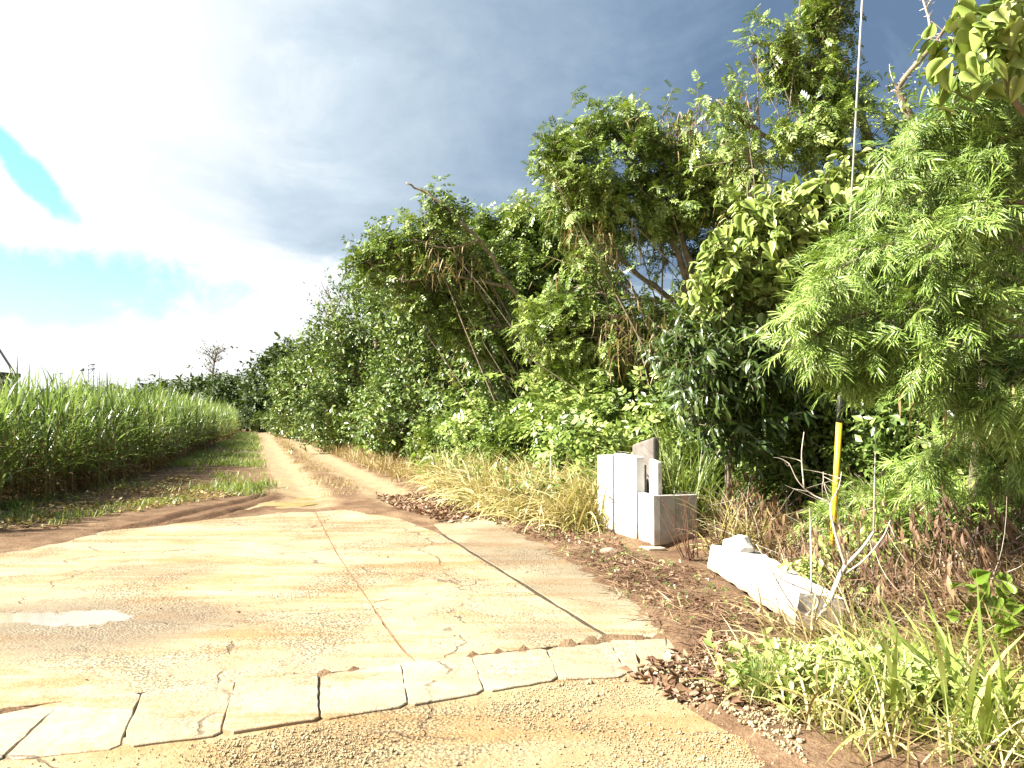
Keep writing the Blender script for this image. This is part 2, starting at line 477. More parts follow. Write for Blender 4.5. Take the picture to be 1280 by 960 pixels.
def tag(o, label=None, cat=None, group=None, kind=None):
    for k, v in (('label', label), ('category', cat), ('group', group), ('kind', kind)):
        if v:
            o[k] = v
    return o


def thing(name, label, cat, loc=(0, 0, 0), group=None, rz=0.0):
    o = bpy.data.objects.new(name, None)
    o.empty_display_size = 0.2
    col.objects.link(o)
    o.location = loc
    o.rotation_euler = (0, 0, rz)
    return tag(o, label, cat, group)


def dup(root, loc, rz=0.0, s=1.0, label=None, group=None):
    r = root.copy()
    col.objects.link(r)
    r.location = loc
    r.rotation_euler = (0, 0, rz)
    r.scale = (s, s, s) if not isinstance(s, tuple) else s
    if label:
        r['label'] = label
    if group:
        r['group'] = group
    for ch in list(root.children):
        c = ch.copy()
        col.objects.link(c)
        c.parent = r
    return r


def norm(a):
    return a / (np.linalg.norm(a, axis=-1, keepdims=True) + 1e-9)


def frames(d, up):
    d = norm(d)
    x = np.cross(d, up)
    x = norm(x)
    z = np.cross(x, d)
    return np.stack([x, d, z], axis=2)


def rdir(n):
    return norm(rng.normal(size=(n, 3)))


# ------------------------------------------------------------------ leaf templates (axis +Y, face +Z, length 1)
def T_broad(w=0.24, fold=0.10, droop=0.12):
    v = np.array([(0, 0, 0), (-w, .38, fold), (0, .38, 0), (w, .38, fold), (-w * .72, .72, fold * .6 - droop * .4), (0, .72, -droop * .4), (w * .72, .72, fold * .6 - droop * .4), (0, 1, -droop)])
    return v, [np.array([(1, 2, 5, 4), (2, 3, 6, 5)]), np.array([(0, 2, 1), (0, 3, 2), (4, 5, 7), (5, 6, 7)])]


def T_simple(w=0.26, fold=0.1, droop=0.1):
    v = np.array([(0, 0, 0), (-w, .45, fold), (w, .45, fold), (0, 1, -droop), (0, .45, 0)])
    return v, [np.array([(0, 4, 3, 1), (0, 2, 3, 4)])]


def T_heart():
    ol = [(0, 0.10), (.16, -.04), (.34, .02), (.43, .20), (.40, .42), (.26, .68), (.10, .88), (0, 1.05)]
    v = [(0, .10, 0), (0, .30, -.02), (0, .60, -.06), (0, 1.05, -.20)]
    Rr = [(x, y, .07 * x / .4 - .16 * max(0, y - .4)) for x, y in ol[1:-1]]
    Lr = [(-x, y, z) for x, y, z in Rr]
    v = np.array(v + Rr + Lr)
    q, t = [], []
    for o in (4, 10):
        r = [o + i for i in range(6)]
        fs = [(0, r[0], r[1]), (0, r[1], r[2]), (0, r[2], 1), (2, r[5], 3)]
        fq = [(1, r[2], r[3], 2), (2, r[3], r[4], r[5])]
        t += fs
        q += fq
    return v, [np.array(t), np.array(q)]


def T_feather(pairs=6, pl=0.36, pw=0.045, droop=0.25):
    """bipinnate leaf: narrow pinnae in pairs along a rachis"""
    v, q = [], []
    for i in range(pairs):
        t = 0.18 + 0.82 * i / (pairs - 1)
        z0 = -droop * t * t
        ln = pl * (0.75 + 0.5 * math.sin(math.pi * (0.15 + 0.7 * t)))
        for s in (-1, 1):
            ang = R(58 - 22 * t)
            ax = np.array([s * math.sin(ang), math.cos(ang), -0.22])
            sd = np.array([s * math.cos(ang), -math.sin(ang), 0.0]) * pw
            b = np.array([0, t, z0])
            o = len(v)
            mid = b + ax * ln * 0.5 + np.array([0, 0, .02])
            v += [b, mid - sd, b + ax * ln + np.array([0, 0, -.05]), mid + sd]
            q.append((o, o + 1, o + 2, o + 3))
    o = len(v)
    v += [np.array([-.008, 0, 0]), np.array([.008, 0, 0]), np.array([.004, 1, -droop]), np.array([-.004, 1, -droop])]
    q.append((o, o + 1, o + 2, o + 3))
    return np.array(v), [np.array(q)]


def T_feather_fine(pairs=8, pl=0.42, leaflets=9, droop=0.35):
    v, q = [], []
    for i in range(pairs):
        t = 0.15 + 0.85 * i / (pairs - 1)
        z0 = -droop * t * t
        ln = pl * (0.7 + 0.45 * math.sin(math.pi * (0.15 + 0.75 * t)))
        for s in (-1, 1):
            ang = R(52 - 20 * t)
            ax = np.array([s * math.sin(ang), math.cos(ang), -0.25])
            sd = np.array([s * math.cos(ang), -math.sin(ang), 0.0])
            b = np.array([0, t, z0])
            for k in range(leaflets):
                u = (k + 0.6) / leaflets
                c = b + ax * ln * u + np.array([0, 0, -.10 * u * u])
                w = 0.062 * math.sin(math.pi * (0.12 + 0.8 * u)) + 0.012
                h = ln / leaflets * 0.44
                o = len(v)
                a1 = ax * h
                # a pair of leaflets: one kite each side, joined at the axis
                v += [c - a1 * .7, c + sd * w + a1 * 1.0 + np.array([0, 0, .012]), c + a1 * .7, c - sd * w + a1 * 1.0 + np.array([0, 0, .012])]
                q.append((o, o + 1, o + 2, o + 3))
    o = len(v)
    v += [np.array([-.006, 0, 0]), np.array([.006, 0, 0]), np.array([.003, 1, -droop]), np.array([-.003, 1, -droop])]
    q.append((o, o + 1, o + 2, o + 3))
    return np.array(v), [np.array(q)]


def T_strand(seed, pairs=8, pl=0.62, pw=0.024, droop=0.35):
    """feathery leaf seen close: long drooping pinnae, each toothed by its leaflets"""
    r = random.Random(seed)
    v, q = [], []
    for i in range(pairs):
        t = 0.12 + 0.88 * i / (pairs - 1)
        for sgn in (-1, 1):
            if r.random() < 0.08:
                continue
            ang = R(50 - 24 * t + r.uniform(-10, 10))
            ln = pl * (0.75 + 0.4 * math.sin(math.pi * (0.1 + 0.75 * t))) * r.uniform(0.8, 1.15)
            ax = np.array([sgn * math.sin(ang), math.cos(ang), r.uniform(-0.25, 0.05)])
            sd = np.array([sgn * math.cos(ang), -math.sin(ang), r.uniform(-.5, .5)])
            b = np.array([0, t, -droop * t * t])
            n = 4
            dr = r.uniform(0.15, 0.6)
            for k in range(n):
                u0, u1 = k / n, (k + 1) / n
                w, w1_ = pw * (0.15 + math.sin(math.pi * (0.08 + 0.9 * u0))), pw * (0.15 + math.sin(math.pi * (0.08 + 0.9 * u1)))
                c0 = b + ax * ln * u0 + np.array([0, 0, -dr * u0 * u0 * ln])
                c1 = b + ax * ln * u1 + np.array([0, 0, -dr * u1 * u1 * ln])
                o = len(v)
                v += [c0 - sd * w, c0 + sd * w, c1 + sd * w1_, c1 - sd * w1_]
                q.append((o, o + 1, o + 2, o + 3))
    o = len(v)
    v += [np.array([-.007, 0, 0]), np.array([.007, 0, 0]), np.array([.003, 1, -droop]), np.array([-.003, 1, -droop])]
    q.append((o, o + 1, o + 2, o + 3))
    return np.array(v), [np.array(q)]


def T_lance(w=0.11, droop=0.3):
    v = np.array([(0, 0, 0), (-w * .8, .3, .03), (0, .3, 0), (w * .8, .3, .03), (-w, .6, .02 - droop * .35), (0, .6, -.01 - droop * .35), (w, .6, .02 - droop * .35), (0, 1, -droop)])
    return v, [np.array([(1, 2, 5, 4), (2, 3, 6, 5)]), np.array([(0, 2, 1), (0, 3, 2), (4, 5, 7), (5, 6, 7)])]


LEAF = {'broad': T_broad(), 'simple': T_simple(), 'heart': T_heart(), 'feather': T_feather(4, 0.45, 0.11), 'feather5': T_feather(3, 0.5, 0.15),
        'fine': [T_strand(k) for k in range(4)], 'lance': T_lance(), 'lit': T_simple(0.3, 0.25, -0.25)}


# ------------------------------------------------------------------ curves
def smooth_poly(pts, k=5):
    """Catmull-Rom through the points"""
    p = np.array(pts, float)
    p = np.vstack([2 * p[0] - p[1], p, 2 * p[-1] - p[-2]])
    out = []
    for i in range(1, len(p) - 2):
        for t in np.linspace(0, 1, k, endpoint=False):
            out.append(0.5 * ((2 * p[i]) + (-p[i - 1] + p[i + 1]) * t + (2 * p[i - 1] - 5 * p[i] + 4 * p[i + 1] - p[i + 2]) * t * t + (-p[i - 1] + 3 * p[i] - 3 * p[i + 1] + p[i + 2]) * t ** 3))
    out.append(p[-2])
    return np.array(out)


# ------------------------------------------------------------------ grass blades
def blades(mb, base, length, width, lean, curve, az_, segs=4):
    """base (N,3); tapered, bending strips"""
    n = len(base)
    t = np.linspace(0, 1, segs + 1)
    th = lean[:, None] + curve[:, None] * t[None] ** 1.2            # angle from vertical
    ds = length[:, None] / segs
    hx = np.concatenate([np.zeros((n, 1)), np.cumsum(np.sin(th[:, 1:]) * ds, 1)], 1)
    hz = np.concatenate([np.zeros((n, 1)), np.cumsum(np.cos(th[:, 1:]) * ds, 1)], 1)
    dirx, diry = np.sin(az_)[:, None], np.cos(az_)[:, None]
    c = np.stack([base[:, 0:1] + hx * dirx, base[:, 1:2] + hx * diry, base[:, 2:3] + hz], 2)
    w = width[:, None] * np.minimum(1.0, (1 - t[None]) * 1.7 + 0.02) * (0.55 + 0.45 * np.minimum(1, t[None] * 4))
    tw = rng.uniform(-0.7, 0.7, n)[:, None] + 0.5 * t[None]
    sx, sy = np.cos(az_)[:, None], -np.sin(az_)[:, None]
    side = np.stack([sx * np.cos(tw), sy * np.cos(tw), np.sin(tw) * np.ones_like(sx)], 2) * w[:, :, None] * 0.5
    L_, R_ = c - side, c + side
    v = np.stack([L_, R_], 2).reshape(n, -1, 3)
    q = np.array([(2 * i, 2 * i + 1, 2 * i + 3, 2 * i + 2) for i in range(segs)])
    off = (np.arange(n) * (2 * (segs + 1)))[:, None, None]
    mb.add(v, (q[None] + off).reshape(-1, 4))


# ------------------------------------------------------------------ terrain
APRON_FAR = [(-330, 722), (-150, 705), (0, 690), (130, 664), (255, 650), (345, 640), (396, 636)]
ROAD_AX = np.array([[4.0, 0.7], [8, -1.2], [12, -2.2], [16.4, -3.7], [24, -6.4], [35, -10.2], [48, -14.6], [62, -19.2], [80, -26.0], [110, -38.0], [200, -70.0]])
CANE_Y = np.array([6., 12, 16, 21, 35, 52, 75, 110, 200])
CANE_X = np.array([-8.0, -8.0, -8.5, -9.6, -13.9, -19.0, -27.0, -40.0, -74.0])


def road_x(Y):
    return np.interp(Y, ROAD_AX[:, 0], ROAD_AX[:, 1])


def cane_x(Y):
    return np.interp(Y, CANE_Y, CANE_X)


def vnoise(x, y, scale, seed=0):
    """cheap smooth value noise"""
    x = np.asarray(x) * scale + seed * 17.13
    y = np.asarray(y) * scale - seed * 9.71
    xi, yi = np.floor(x), np.floor(y)
    fx, fy = x - xi, y - yi
    fx = fx * fx * (3 - 2 * fx)
    fy = fy * fy * (3 - 2 * fy)

    def h(a, b):
        s = np.sin(a * 127.1 + b * 311.7 + seed * 74.7) * 43758.5453
        return s - np.floor(s)
    return (h(xi, yi) * (1 - fx) + h(xi + 1, yi) * fx) * (1 - fy) + (h(xi, yi + 1) * (1 - fx) + h(xi + 1, yi + 1) * fx) * fy


def inpoly(x, y, poly):
    x, y = np.asarray(x), np.asarray(y)
    c = np.zeros(x.shape, bool)
    n = len(poly)
    for i in range(n):
        x0, y0 = poly[i]
        x1, y1 = poly[(i + 1) % n]
        cond = ((y0 > y) != (y1 > y)) & (x < (x1 - x0) * (y - y0) / (y1 - y0 + 1e-12) + x0)
        c ^= cond
    return c


def dist_seg(x, y, pts):
    d = np.full(np.shape(x), 1e9)
    for (x0, y0), (x1, y1) in zip(pts[:-1], pts[1:]):
        L2 = (x1 - x0) ** 2 + (y1 - y0) ** 2 + 1e-12
        t = np.clip(((x - x0) * (x1 - x0) + (y - y0) * (y1 - y0)) / L2, 0, 1)
        d = np.minimum(d, np.hypot(x - x0 - t * (x1 - x0), y - y0 - t * (y1 - y0)))
    return d


J1 = [G2(394, 640), G2(420, 690), G2(452, 738), G2(490, 795), G2(519, 829)]
J2 = [G2(552, 668), G2(600, 698), G2(680, 748), G2(762, 799)]
NEAR = [G2(-420, 935), G2(-160, 905), G2(80, 876), G2(297, 852), G2(400, 841), G2(519, 829)]
NEAR_B = [G2(519, 829), G2(590, 819), G2(683, 809), G2(762, 799)]
NEAR_C = [G2(762, 799), G2(850, 797)]
poly_A = NEAR[:-1] + J1[::-1] + [G2(*p) for p in APRON_FAR[::-1][1:]]
poly_B = NEAR_B + J2[::-1][1:] + [G2(500, 648), G2(430, 637)] + J1
poly_C = [G2(762, 799), G2(858, 797), G2(790, 742), G2(700, 690), G2(640, 652), G2(590, 645), G2(540, 655)] + J2
APRON = NEAR + NEAR_B[1:] + [G2(858, 797), G2(790, 742), G2(700, 690), G2(640, 652), G2(590, 645), G2(540, 650), G2(430, 637)] + [G2(*p) for p in APRON_FAR[::-1]]
SEAL = [(-14, -8), (4.6, -8), (3.0, -1.0), (2.1, 2.2), G2(1000, 965), G2(905, 895), G2(850, 862), G2(800, 838), G2(699, 838), G2(606, 852), G2(510, 868), G2(400, 884), G2(276, 902), G2(150, 918), G2(-160, 968), (-6.0, 3.2), (-14, 3.0)]
DITCH = [(3.2, 4.2), (2.8, 5.3), (2.8, 6.4), (3.0, 7.6), (3.6, 9.5)]
RUTS = [[G2(150, 668), G2(215, 650), G2(270, 636), G2(335, 619)], [G2(230, 656), G2(290, 641), G2(340, 625)], [G2(300, 640), G2(352, 622)]]


def ground_z(x, y):
    x, y = np.asarray(x, float), np.asarray(y, float)
    rx = road_x(y)
    u = (x - rx)
    z = 0.035 * (vnoise(x, y, 0.8, 1) - 0.5) + 0.02 * (vnoise(x, y, 3.1, 2) - 0.5) + 0.012 * (vnoise(x, y, 9.0, 3) - 0.5)
    tr = np.clip(1 - np.abs(u) / 2.3, 0, 1)
    rut = np.exp(-((np.abs(u) - 0.85) / 0.32) ** 2)
    z = z - 0.05 * rut * (y > 12.5) + 0.03 * tr
    # bank rising under the trees on the right of the track, spoil on the left
    z = z + 0.30 * np.clip((u - 2.6) / 3.0, 0, 1) * (y > 9) + 0.06 * np.clip((-u - 2.0) / 1.5, 0, 1) * np.clip((y - 9) / 3, 0, 1)
    dd = dist_seg(x, y, DITCH)
    z = z - 0.46 * np.exp(-(dd / 0.5) ** 2)
    for r_ in RUTS:
        d = dist_seg(x, y, r_)
        z = z - 0.05 * np.exp(-(d / 0.07) ** 2) + 0.022 * np.exp(-((d - 0.17) / 0.07) ** 2)
    # the earth laps a little over the edges of the concrete
    inA = inpoly(x, y, APRON) | inpoly(x, y, SEAL) | inpoly(x, y, STRIP)
    dA = dist_seg(x, y, BORDER)
    lap = 0.008 + 0.034 * (vnoise(x, y, 1.7, 5) - 0.5) + 0.02 * (vnoise(x, y, 6.0, 6) - 0.5) - dA * 0.11
    z = np.where(inA, np.maximum(np.where(dA > 0.6, -0.017, lap), -0.017), z + 0.008)
    z = np.where(inA, z - 0.08 * np.exp(-(dist_seg(x, y, J2) / 0.09) ** 2), z)
    wm = np.exp(-(np.hypot(x - MUD[0], (y - MUD[1]) * 0.6) / 0.55) ** 4)
    z = z * (1 - wm) + wm * (-0.025 + 0.05 * (vnoise(x, y, 2.6, 15) - 0.5) + 0.02 * (vnoise(x, y, 8.0, 16) - 0.5))
    return z


MUD = G2(352, 628)
BORDER = SEAL[1:8] + [G2(862, 829)] + [G2(858, 797), G2(790, 742), G2(700, 690), G2(640, 652), G2(590, 645), G2(540, 650), G2(430, 637)] + [G2(*p) for p in APRON_FAR[::-1]]
FARE = [(-60, 905), (80, 874), (178, 864), (295, 852), (398, 843), (501, 830), (590, 820), (683, 810), (763, 802), (838, 800)]
NEARE = [(-170, 990), (0, 950), (150, 934), (276, 918), (400, 899), (510, 882), (606, 865), (699, 849), (785, 845), (862, 829)]
STRIP = [G2(*p) for p in FARE] + [G2(*p) for p in NEARE[::-1]]


def axis(a, b, fine, grow, far):
    core = np.arange(a, b + fine / 2, fine)
    up, d, x = [], fine, b
    while x < far:
        d *= grow
        x += d
        up.append(x)
    dn, d, x = [], fine, a
    while x > -far:
        d *= grow
        x -= d
        dn.append(x)
    return np.concatenate([dn[::-1], core, up])


def build_ground():
    xs = axis(-9.0, 4.5, 0.055, 1.07, 2500)
    ys = axis(1.8, 16.0, 0.055, 1.045, 2500)
    X, Y = np.meshgrid(xs, ys)
    Z = ground_z(X, Y)
    nx, ny = len(xs), len(ys)
    mb = MB()
    i = np.arange(ny - 1)[:, None] * nx + np.arange(nx - 1)[None]
    q = np.stack([i, i + 1, i + nx + 1, i + nx], 2).reshape(-1, 4)
    mb.add(np.stack([X, Y, Z], 2).reshape(-1, 3), q)
    o = mb.build('ground', 'ground_dirt', smooth=True)
    tag(o, kind='structure')
    u = X - road_x(Y)
    tan_ = np.exp(-((np.abs(u) - 0.85) / 0.45) ** 2) * (Y > 13) + 0.25 * (np.abs(u) < 2.2) * (Y > 13)
    near = np.clip(1 - dist_seg(X, Y, APRON + APRON[:1]) / 1.0, 0, 1)
    tan_ = np.maximum(tan_, 0.35 * near)
    wet = np.zeros_like(X)
    for r_ in RUTS:
        wet = np.maximum(wet, np.exp(-(dist_seg(X, Y, r_) / 0.35) ** 2))
    wet = np.maximum(wet, 0.5 * np.exp(-(dist_seg(X, Y, [G2(420, 628), G2(620, 628)]) / 0.7) ** 2))
    for nm, arr in (('tan', tan_), ('wet', wet)):
        a = o.data.attributes.new(nm, 'FLOAT', 'POINT')
        a.data.foreach_set('value', arr.astype(np.float32).ravel())
    return o


ground = build_ground()


def rough_poly(pts, step=0.12, amp=0.012, seed=0):
    out = []
    n = len(pts)
    for i in range(n):
        a, b = np.array(pts[i]), np.array(pts[(i + 1) % n])
        L = np.linalg.norm(b - a)
        k = max(1, int(L / step))
        nr = np.array([-(b - a)[1], (b - a)[0]]) / (L + 1e-9)
        for j in range(k):
            p = a + (b - a) * j / k
            if j:
                p = p + nr * amp * (random.random() - 0.5) * 2
            out.append(p)
    return np.array(out)


def inset_poly(p, d):
    """move each vertex of a counter-clockwise or clockwise outline inwards by d"""
    n = len(p)
    area = 0.5 * np.sum(p[:, 0] * np.roll(p[:, 1], -1) - np.roll(p[:, 0], -1) * p[:, 1])
    sgn = 1 if area > 0 else -1
    e = np.roll(p, -1, 0) - p
    nr = np.stack([-e[:, 1], e[:, 0]], 1) * sgn
    nr /= np.linalg.norm(nr, axis=1)[:, None] + 1e-9
    vn = nr + np.roll(nr, 1, 0)
    vn /= np.linalg.norm(vn, axis=1)[:, None] + 1e-9
    return p + vn * d


def slab(name, pts, z1, thick, mat, parent=None, step=0.12, amp=0.01, bev=0.012, gapw=0.0, tilt=(0, 0), wetc=None):
    p = rough_poly(pts, step, amp)
    if gapw:
        p = inset_poly(p, gapw)
    pin = inset_poly(p, bev)
    bm = bmesh.new()
    c = p.mean(0)

    def zz(q):
        return z1 + tilt[0] * (q[0] - c[0]) + tilt[1] * (q[1] - c[1])
    top = [bm.verts.new((q[0], q[1], zz(q))) for q in pin]
    mid = [bm.verts.new((q[0], q[1], zz(q) - bev * 0.8)) for q in p]
    bot = [bm.verts.new((q[0], q[1], z1 - thick)) for q in p]
    n = len(p)
    area = 0.5 * np.sum(p[:, 0] * np.roll(p[:, 1], -1) - np.roll(p[:, 0], -1) * p[:, 1])
    f = bm.faces.new(top if area > 0 else top[::-1])
    for i in range(n):
        j = (i + 1) % n
        for a, b in ((top, mid), (mid, bot)):
            vs = [a[i], b[i], b[j], a[j]]
            bm.faces.new(vs if area > 0 else vs[::-1])
    bmesh.ops.triangulate(bm, faces=[f])
    me = bpy.data.meshes.new(name)
    bm.to_mesh(me)
    bm.free()
    me.materials.append(MATS[mat])
    o = bpy.data.objects.new(name, me)
    col.objects.link(o)
    if parent:
        o.parent = parent
    return o


# road in the foreground (worn, gravelly seal), one grid sheet
def sheet(name, poly, z, step, mat, wet_pts=(), zvar=0.006):
    p = np.array(poly)
    xs = np.arange(p[:, 0].min(), p[:, 0].max() + step, step)
    ys = np.arange(p[:, 1].min(), p[:, 1].max() + step, step)
    X, Y = np.meshgrid(xs, ys)
    jx = X + (vnoise(X, Y, 3.0, 8) - 0.5) * 0.10
    jy = Y + (vnoise(X, Y, 3.0, 9) - 0.5) * 0.10
    ins = inpoly(jx, jy, poly)
    nx = len(xs)
    Z = z + zvar * (vnoise(X, Y, 0.9, 10) - 0.5) * 2
    i = np.arange(len(ys) - 1)[:, None] * nx + np.arange(nx - 1)[None]
    q = np.stack([i, i + 1, i + nx + 1, i + nx], 2)
    keep = ins[:-1, :-1] & ins[1:, :-1] & ins[:-1, 1:] & ins[1:, 1:]
    q = q[keep]
    used = np.unique(q)
    remap = np.full(nx * len(ys), -1)
    remap[used] = np.arange(len(used))
    V = np.stack([X, Y, Z], 2).reshape(-1, 3)[used]
    mb = MB()
    mb.add(V, remap[q])
    o = mb.build(name, mat, smooth=True)
    a = o.data.attributes.new('wet', 'FLOAT', 'POINT')
    w = np.zeros(len(V))
    for (cx, cy, rx_, ry_, s) in wet_pts:
        d = ((V[:, 0] - cx) / rx_) ** 2 + ((V[:, 1] - cy) / ry_) ** 2
        w = np.maximum(w, s * np.clip(1.25 - d + 0.9 * (vnoise(V[:, 0], V[:, 1], 2.6, 12) - 0.5), 0, 1))
    a.data.foreach_set('value', w.astype(np.float32))
    return o


tag(sheet('road', SEAL, -0.008, 0.07, 'old_seal', [(G2(20, 890)[0], G2(20, 890)[1], 0.5, 0.3, 0.8)]), kind='structure')

apron = bpy.data.objects.new('concrete_apron', None)
col.objects.link(apron)
tag(apron, kind='structure')
pud = G2(95, 772)


def panel(poly, z, wet_pts, gw):
    c = np.array(poly)
    o = sheet('concrete_panel', [tuple(q) for q in inset_poly(rough_poly(poly, 0.2, 0.004), gw)], z, 0.05, 'apron_concrete', wet_pts, 0.004)
    o.parent = apron
    return o


def panel2(poly, z, wet_pts, gw):
    """panel with a crisp cast edge: a slab, its top cut into a grid for the wet mask"""
    o = slab('concrete_panel', poly, z, 0.14, 'apron_concrete', apron, 0.15, 0.006, 0.004, gw)
    bm = bmesh.new()
    bm.from_mesh(o.data)
    xs = [v.co.x for v in bm.verts]
    ys = [v.co.y for v in bm.verts]
    for k in np.arange(min(xs), max(xs), 0.15):
        gm = bm.verts[:] + bm.edges[:] + bm.faces[:]
        bmesh.ops.bisect_plane(bm, geom=gm, plane_co=(k, 0, 0), plane_no=(1, 0, 0))
    for k in np.arange(min(ys), max(ys), 0.15):
        gm = bm.verts[:] + bm.edges[:] + bm.faces[:]
        bmesh.ops.bisect_plane(bm, geom=gm, plane_co=(0, k, 0), plane_no=(0, 1, 0))
    bm.to_mesh(o.data)
    bm.free()
    V = np.array([v.co[:] for v in o.data.vertices])
    a = o.data.attributes.new('wet', 'FLOAT', 'POINT')
    w = np.zeros(len(V))
    for (cx, cy, rx_, ry_, s) in wet_pts:
        d = ((V[:, 0] - cx) / rx_) ** 2 + ((V[:, 1] - cy) / ry_) ** 2
        w = np.maximum(w, s * np.clip(1.3 - d + 1.2 * (vnoise(V[:, 0], V[:, 1], 1.8, 12) - 0.5), 0, 1))
    a.data.foreach_set('value', w.astype(np.float32))
    f_ = o.data.attributes.new('film', 'FLOAT', 'POINT')
    fv = np.zeros(len(V))
    for (cx, cy, rx_, ry_) in FILM:
        fv = np.maximum(fv, np.clip(1.1 - ((V[:, 0] - cx) / rx_) ** 2 - ((V[:, 1] - cy) / ry_) ** 2, 0, 1))
    f_.data.foreach_set('value', fv.astype(np.float32))
    return o


FILM = [(*G2(105, 772), 0.50, 0.30), (*G2(20, 772), 0.5, 0.20), (*G2(565, 664), 0.45, 0.30)]
WA = [(pud[0] + 0.15, pud[1] - 0.15, 1.5, 0.75, 0.9), (G2(190, 715)[0], G2(190, 715)[1], 0.8, 0.5, 0.4)]
panel2(poly_A, 0.0, WA, 0.002)
panel2(poly_B, 0.002, [(G2(690, 788)[0], G2(690, 788)[1], 0.45, 0.25, 0.55)], 0.003)
panel2(poly_C, 0.002, [(G2(760, 760)[0], G2(760, 760)[1], 0.6, 0.6, 0.55), (G2(640, 680)[0], G2(640, 680)[1], 0.9, 1.6, 0.9), (G2(720, 730)[0], G2(720, 730)[1], 0.6, 1.2, 0.8)], 0.035)

solid_mat('joint_shade', (0.035, 0.026, 0.016), (0.085, 0.06, 0.035), 30.0, 0.95, 0.5)  # near-black colour standing in for shade inside the groove
solid_mat('joint_red', (0.17, 0.09, 0.042), (0.28, 0.17, 0.08), 14.0, 0.95, 0.4)


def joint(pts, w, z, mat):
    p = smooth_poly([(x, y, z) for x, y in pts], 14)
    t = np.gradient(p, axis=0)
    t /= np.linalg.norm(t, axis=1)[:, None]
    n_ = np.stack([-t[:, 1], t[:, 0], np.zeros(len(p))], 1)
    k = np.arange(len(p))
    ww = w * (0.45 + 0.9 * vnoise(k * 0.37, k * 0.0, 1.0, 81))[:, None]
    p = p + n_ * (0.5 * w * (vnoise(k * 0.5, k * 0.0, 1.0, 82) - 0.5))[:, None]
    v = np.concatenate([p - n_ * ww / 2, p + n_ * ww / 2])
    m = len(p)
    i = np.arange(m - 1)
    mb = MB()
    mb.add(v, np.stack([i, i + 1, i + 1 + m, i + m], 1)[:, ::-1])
    return mb.build('joint_shade_filling', mat, apron)


joint(J2, 0.040, 0.0075, 'joint_shade')  # dark strip laid over the open groove as its painted shade
joint(J1, 0.011, 0.0065, 'joint_red')

drain = bpy.data.objects.new('drain_cover_strip', None)
col.objects.link(drain)
tag(drain, kind='structure')
for i in range(len(FARE) - 1):
    quad = [G2(*FARE[i]), G2(*FARE[i + 1]), G2(*NEARE[i + 1]), G2(*NEARE[i])]
    # knocked-off corners
    q = []
    for k in range(4):
        a, b, c = np.array(quad[k - 1]), np.array(quad[k]), np.array(quad[(k + 1) % 4])
        r = random.uniform(0.015, 0.06)
        q.append(tuple(b + (a - b) / np.linalg.norm(a - b) * r))
        q.append(tuple(b + (c - b) / np.linalg.norm(c - b) * r))
    slab('cover_slab', q, 0.004 + random.uniform(-0.004, 0.007), 0.10, 'slab_concrete', drain, 0.07, 0.007, 0.005,
         random.uniform(0.0005, 0.003), (random.uniform(-.012, .012), random.uniform(-.012, .012)))


# puddles: thin irregular water sheets lying on the surface
def puddle(name, cx, cy, rx_, ry_, z, mat, seed, lobes=5):
    a = np.linspace(0, 2 * np.pi, 72, endpoint=False)
    r = 1 + 0.16 * np.sin(2 * a + seed) + 0.12 * np.sin(lobes * a + seed * 2.3) + 0.05 * np.sin(11 * a + seed)
    v = [(cx, cy, z)] + [(cx + rx_ * q * math.cos(t), cy + ry_ * q * math.sin(t), z) for t, q in zip(a, r)]
    f = [(0, i + 1, (i + 1) % 72 + 1) for i in range(72)]
    mb = MB()
    mb.add(v, np.array(f))
    o = mb.build(name, mat)
    return tag(o, kind='structure')


puddle('puddle', *MUD, 0.62, 0.95, -0.022, 'puddle_mud', 0.5)


# loose chippings on the seal and along the edges
def stones(name, pts, smin, smax, mat='stone_chip'):
    n = len(pts)
    base = np.array([(1, 0, 0), (-1, 0, 0), (0, 1, 0), (0, -1, 0), (0, 0, .7), (0, 0, -.7)], float)
    fc = np.array([(0, 2, 4), (2, 1, 4), (1, 3, 4), (3, 0, 4), (2, 0, 5), (1, 2, 5), (3, 1, 5), (0, 3, 5)])
    sc = rng.uniform(smin, smax, n) * (1 + (rng.random(n) > 0.96) * 1.2)
    d = rdir(n)
    Rm = frames(d, rdir(n))
    jit = rng.uniform(0.6, 1.25, (n, 6, 1))
    v = np.einsum('nij,nvj->nvi', Rm, base[None] * jit) * sc[:, None, None] + pts[:, None, :] + np.array([0, 0, 1]) * (sc * 0.3)[:, None, None]
    mb = MB()
    mb.add(v, (fc[None] + (np.arange(n) * 6)[:, None, None]).reshape(-1, 3))
    return tag(mb.build(name, mat), kind='stuff')


def scatter(poly, n, dens=None):
    p = np.array(poly)
    out = np.zeros((0, 2))
    while len(out) < n:
        q = rng.uniform(p.min(0), p.max(0), (n * 3, 2))
        m = inpoly(q[:, 0], q[:, 1], poly)
        if dens is not None:
            m &= rng.random(len(q)) < dens(q[:, 0], q[:, 1])
        out = np.concatenate([out, q[m]])
    return out[:n]


fg = [G2(-40, 985), G2(0, 955), G2(150, 938), G2(278, 921), G2(400, 901), G2(510, 884), G2(607, 868), G2(700, 852), G2(800, 855), G2(905, 897), G2(1010, 975)]
q = scatter(fg, 6000, lambda x, y: np.clip(1.6 * (vnoise(x, y, 2.2, 21) - 0.35), 0.05, 1))
stones('gravel', np.column_stack([q, np.full(len(q), -0.009)]), 0.003, 0.0075)
edge = [G2(700, 850), G2(785, 848), G2(862, 832), G2(990, 850), G2(1010, 965), G2(905, 897), G2(800, 860)]
q = scatter(edge, 1800)
stones('gravel', np.column_stack([q, ground_z(q[:, 0], q[:, 1])]), 0.005, 0.014)


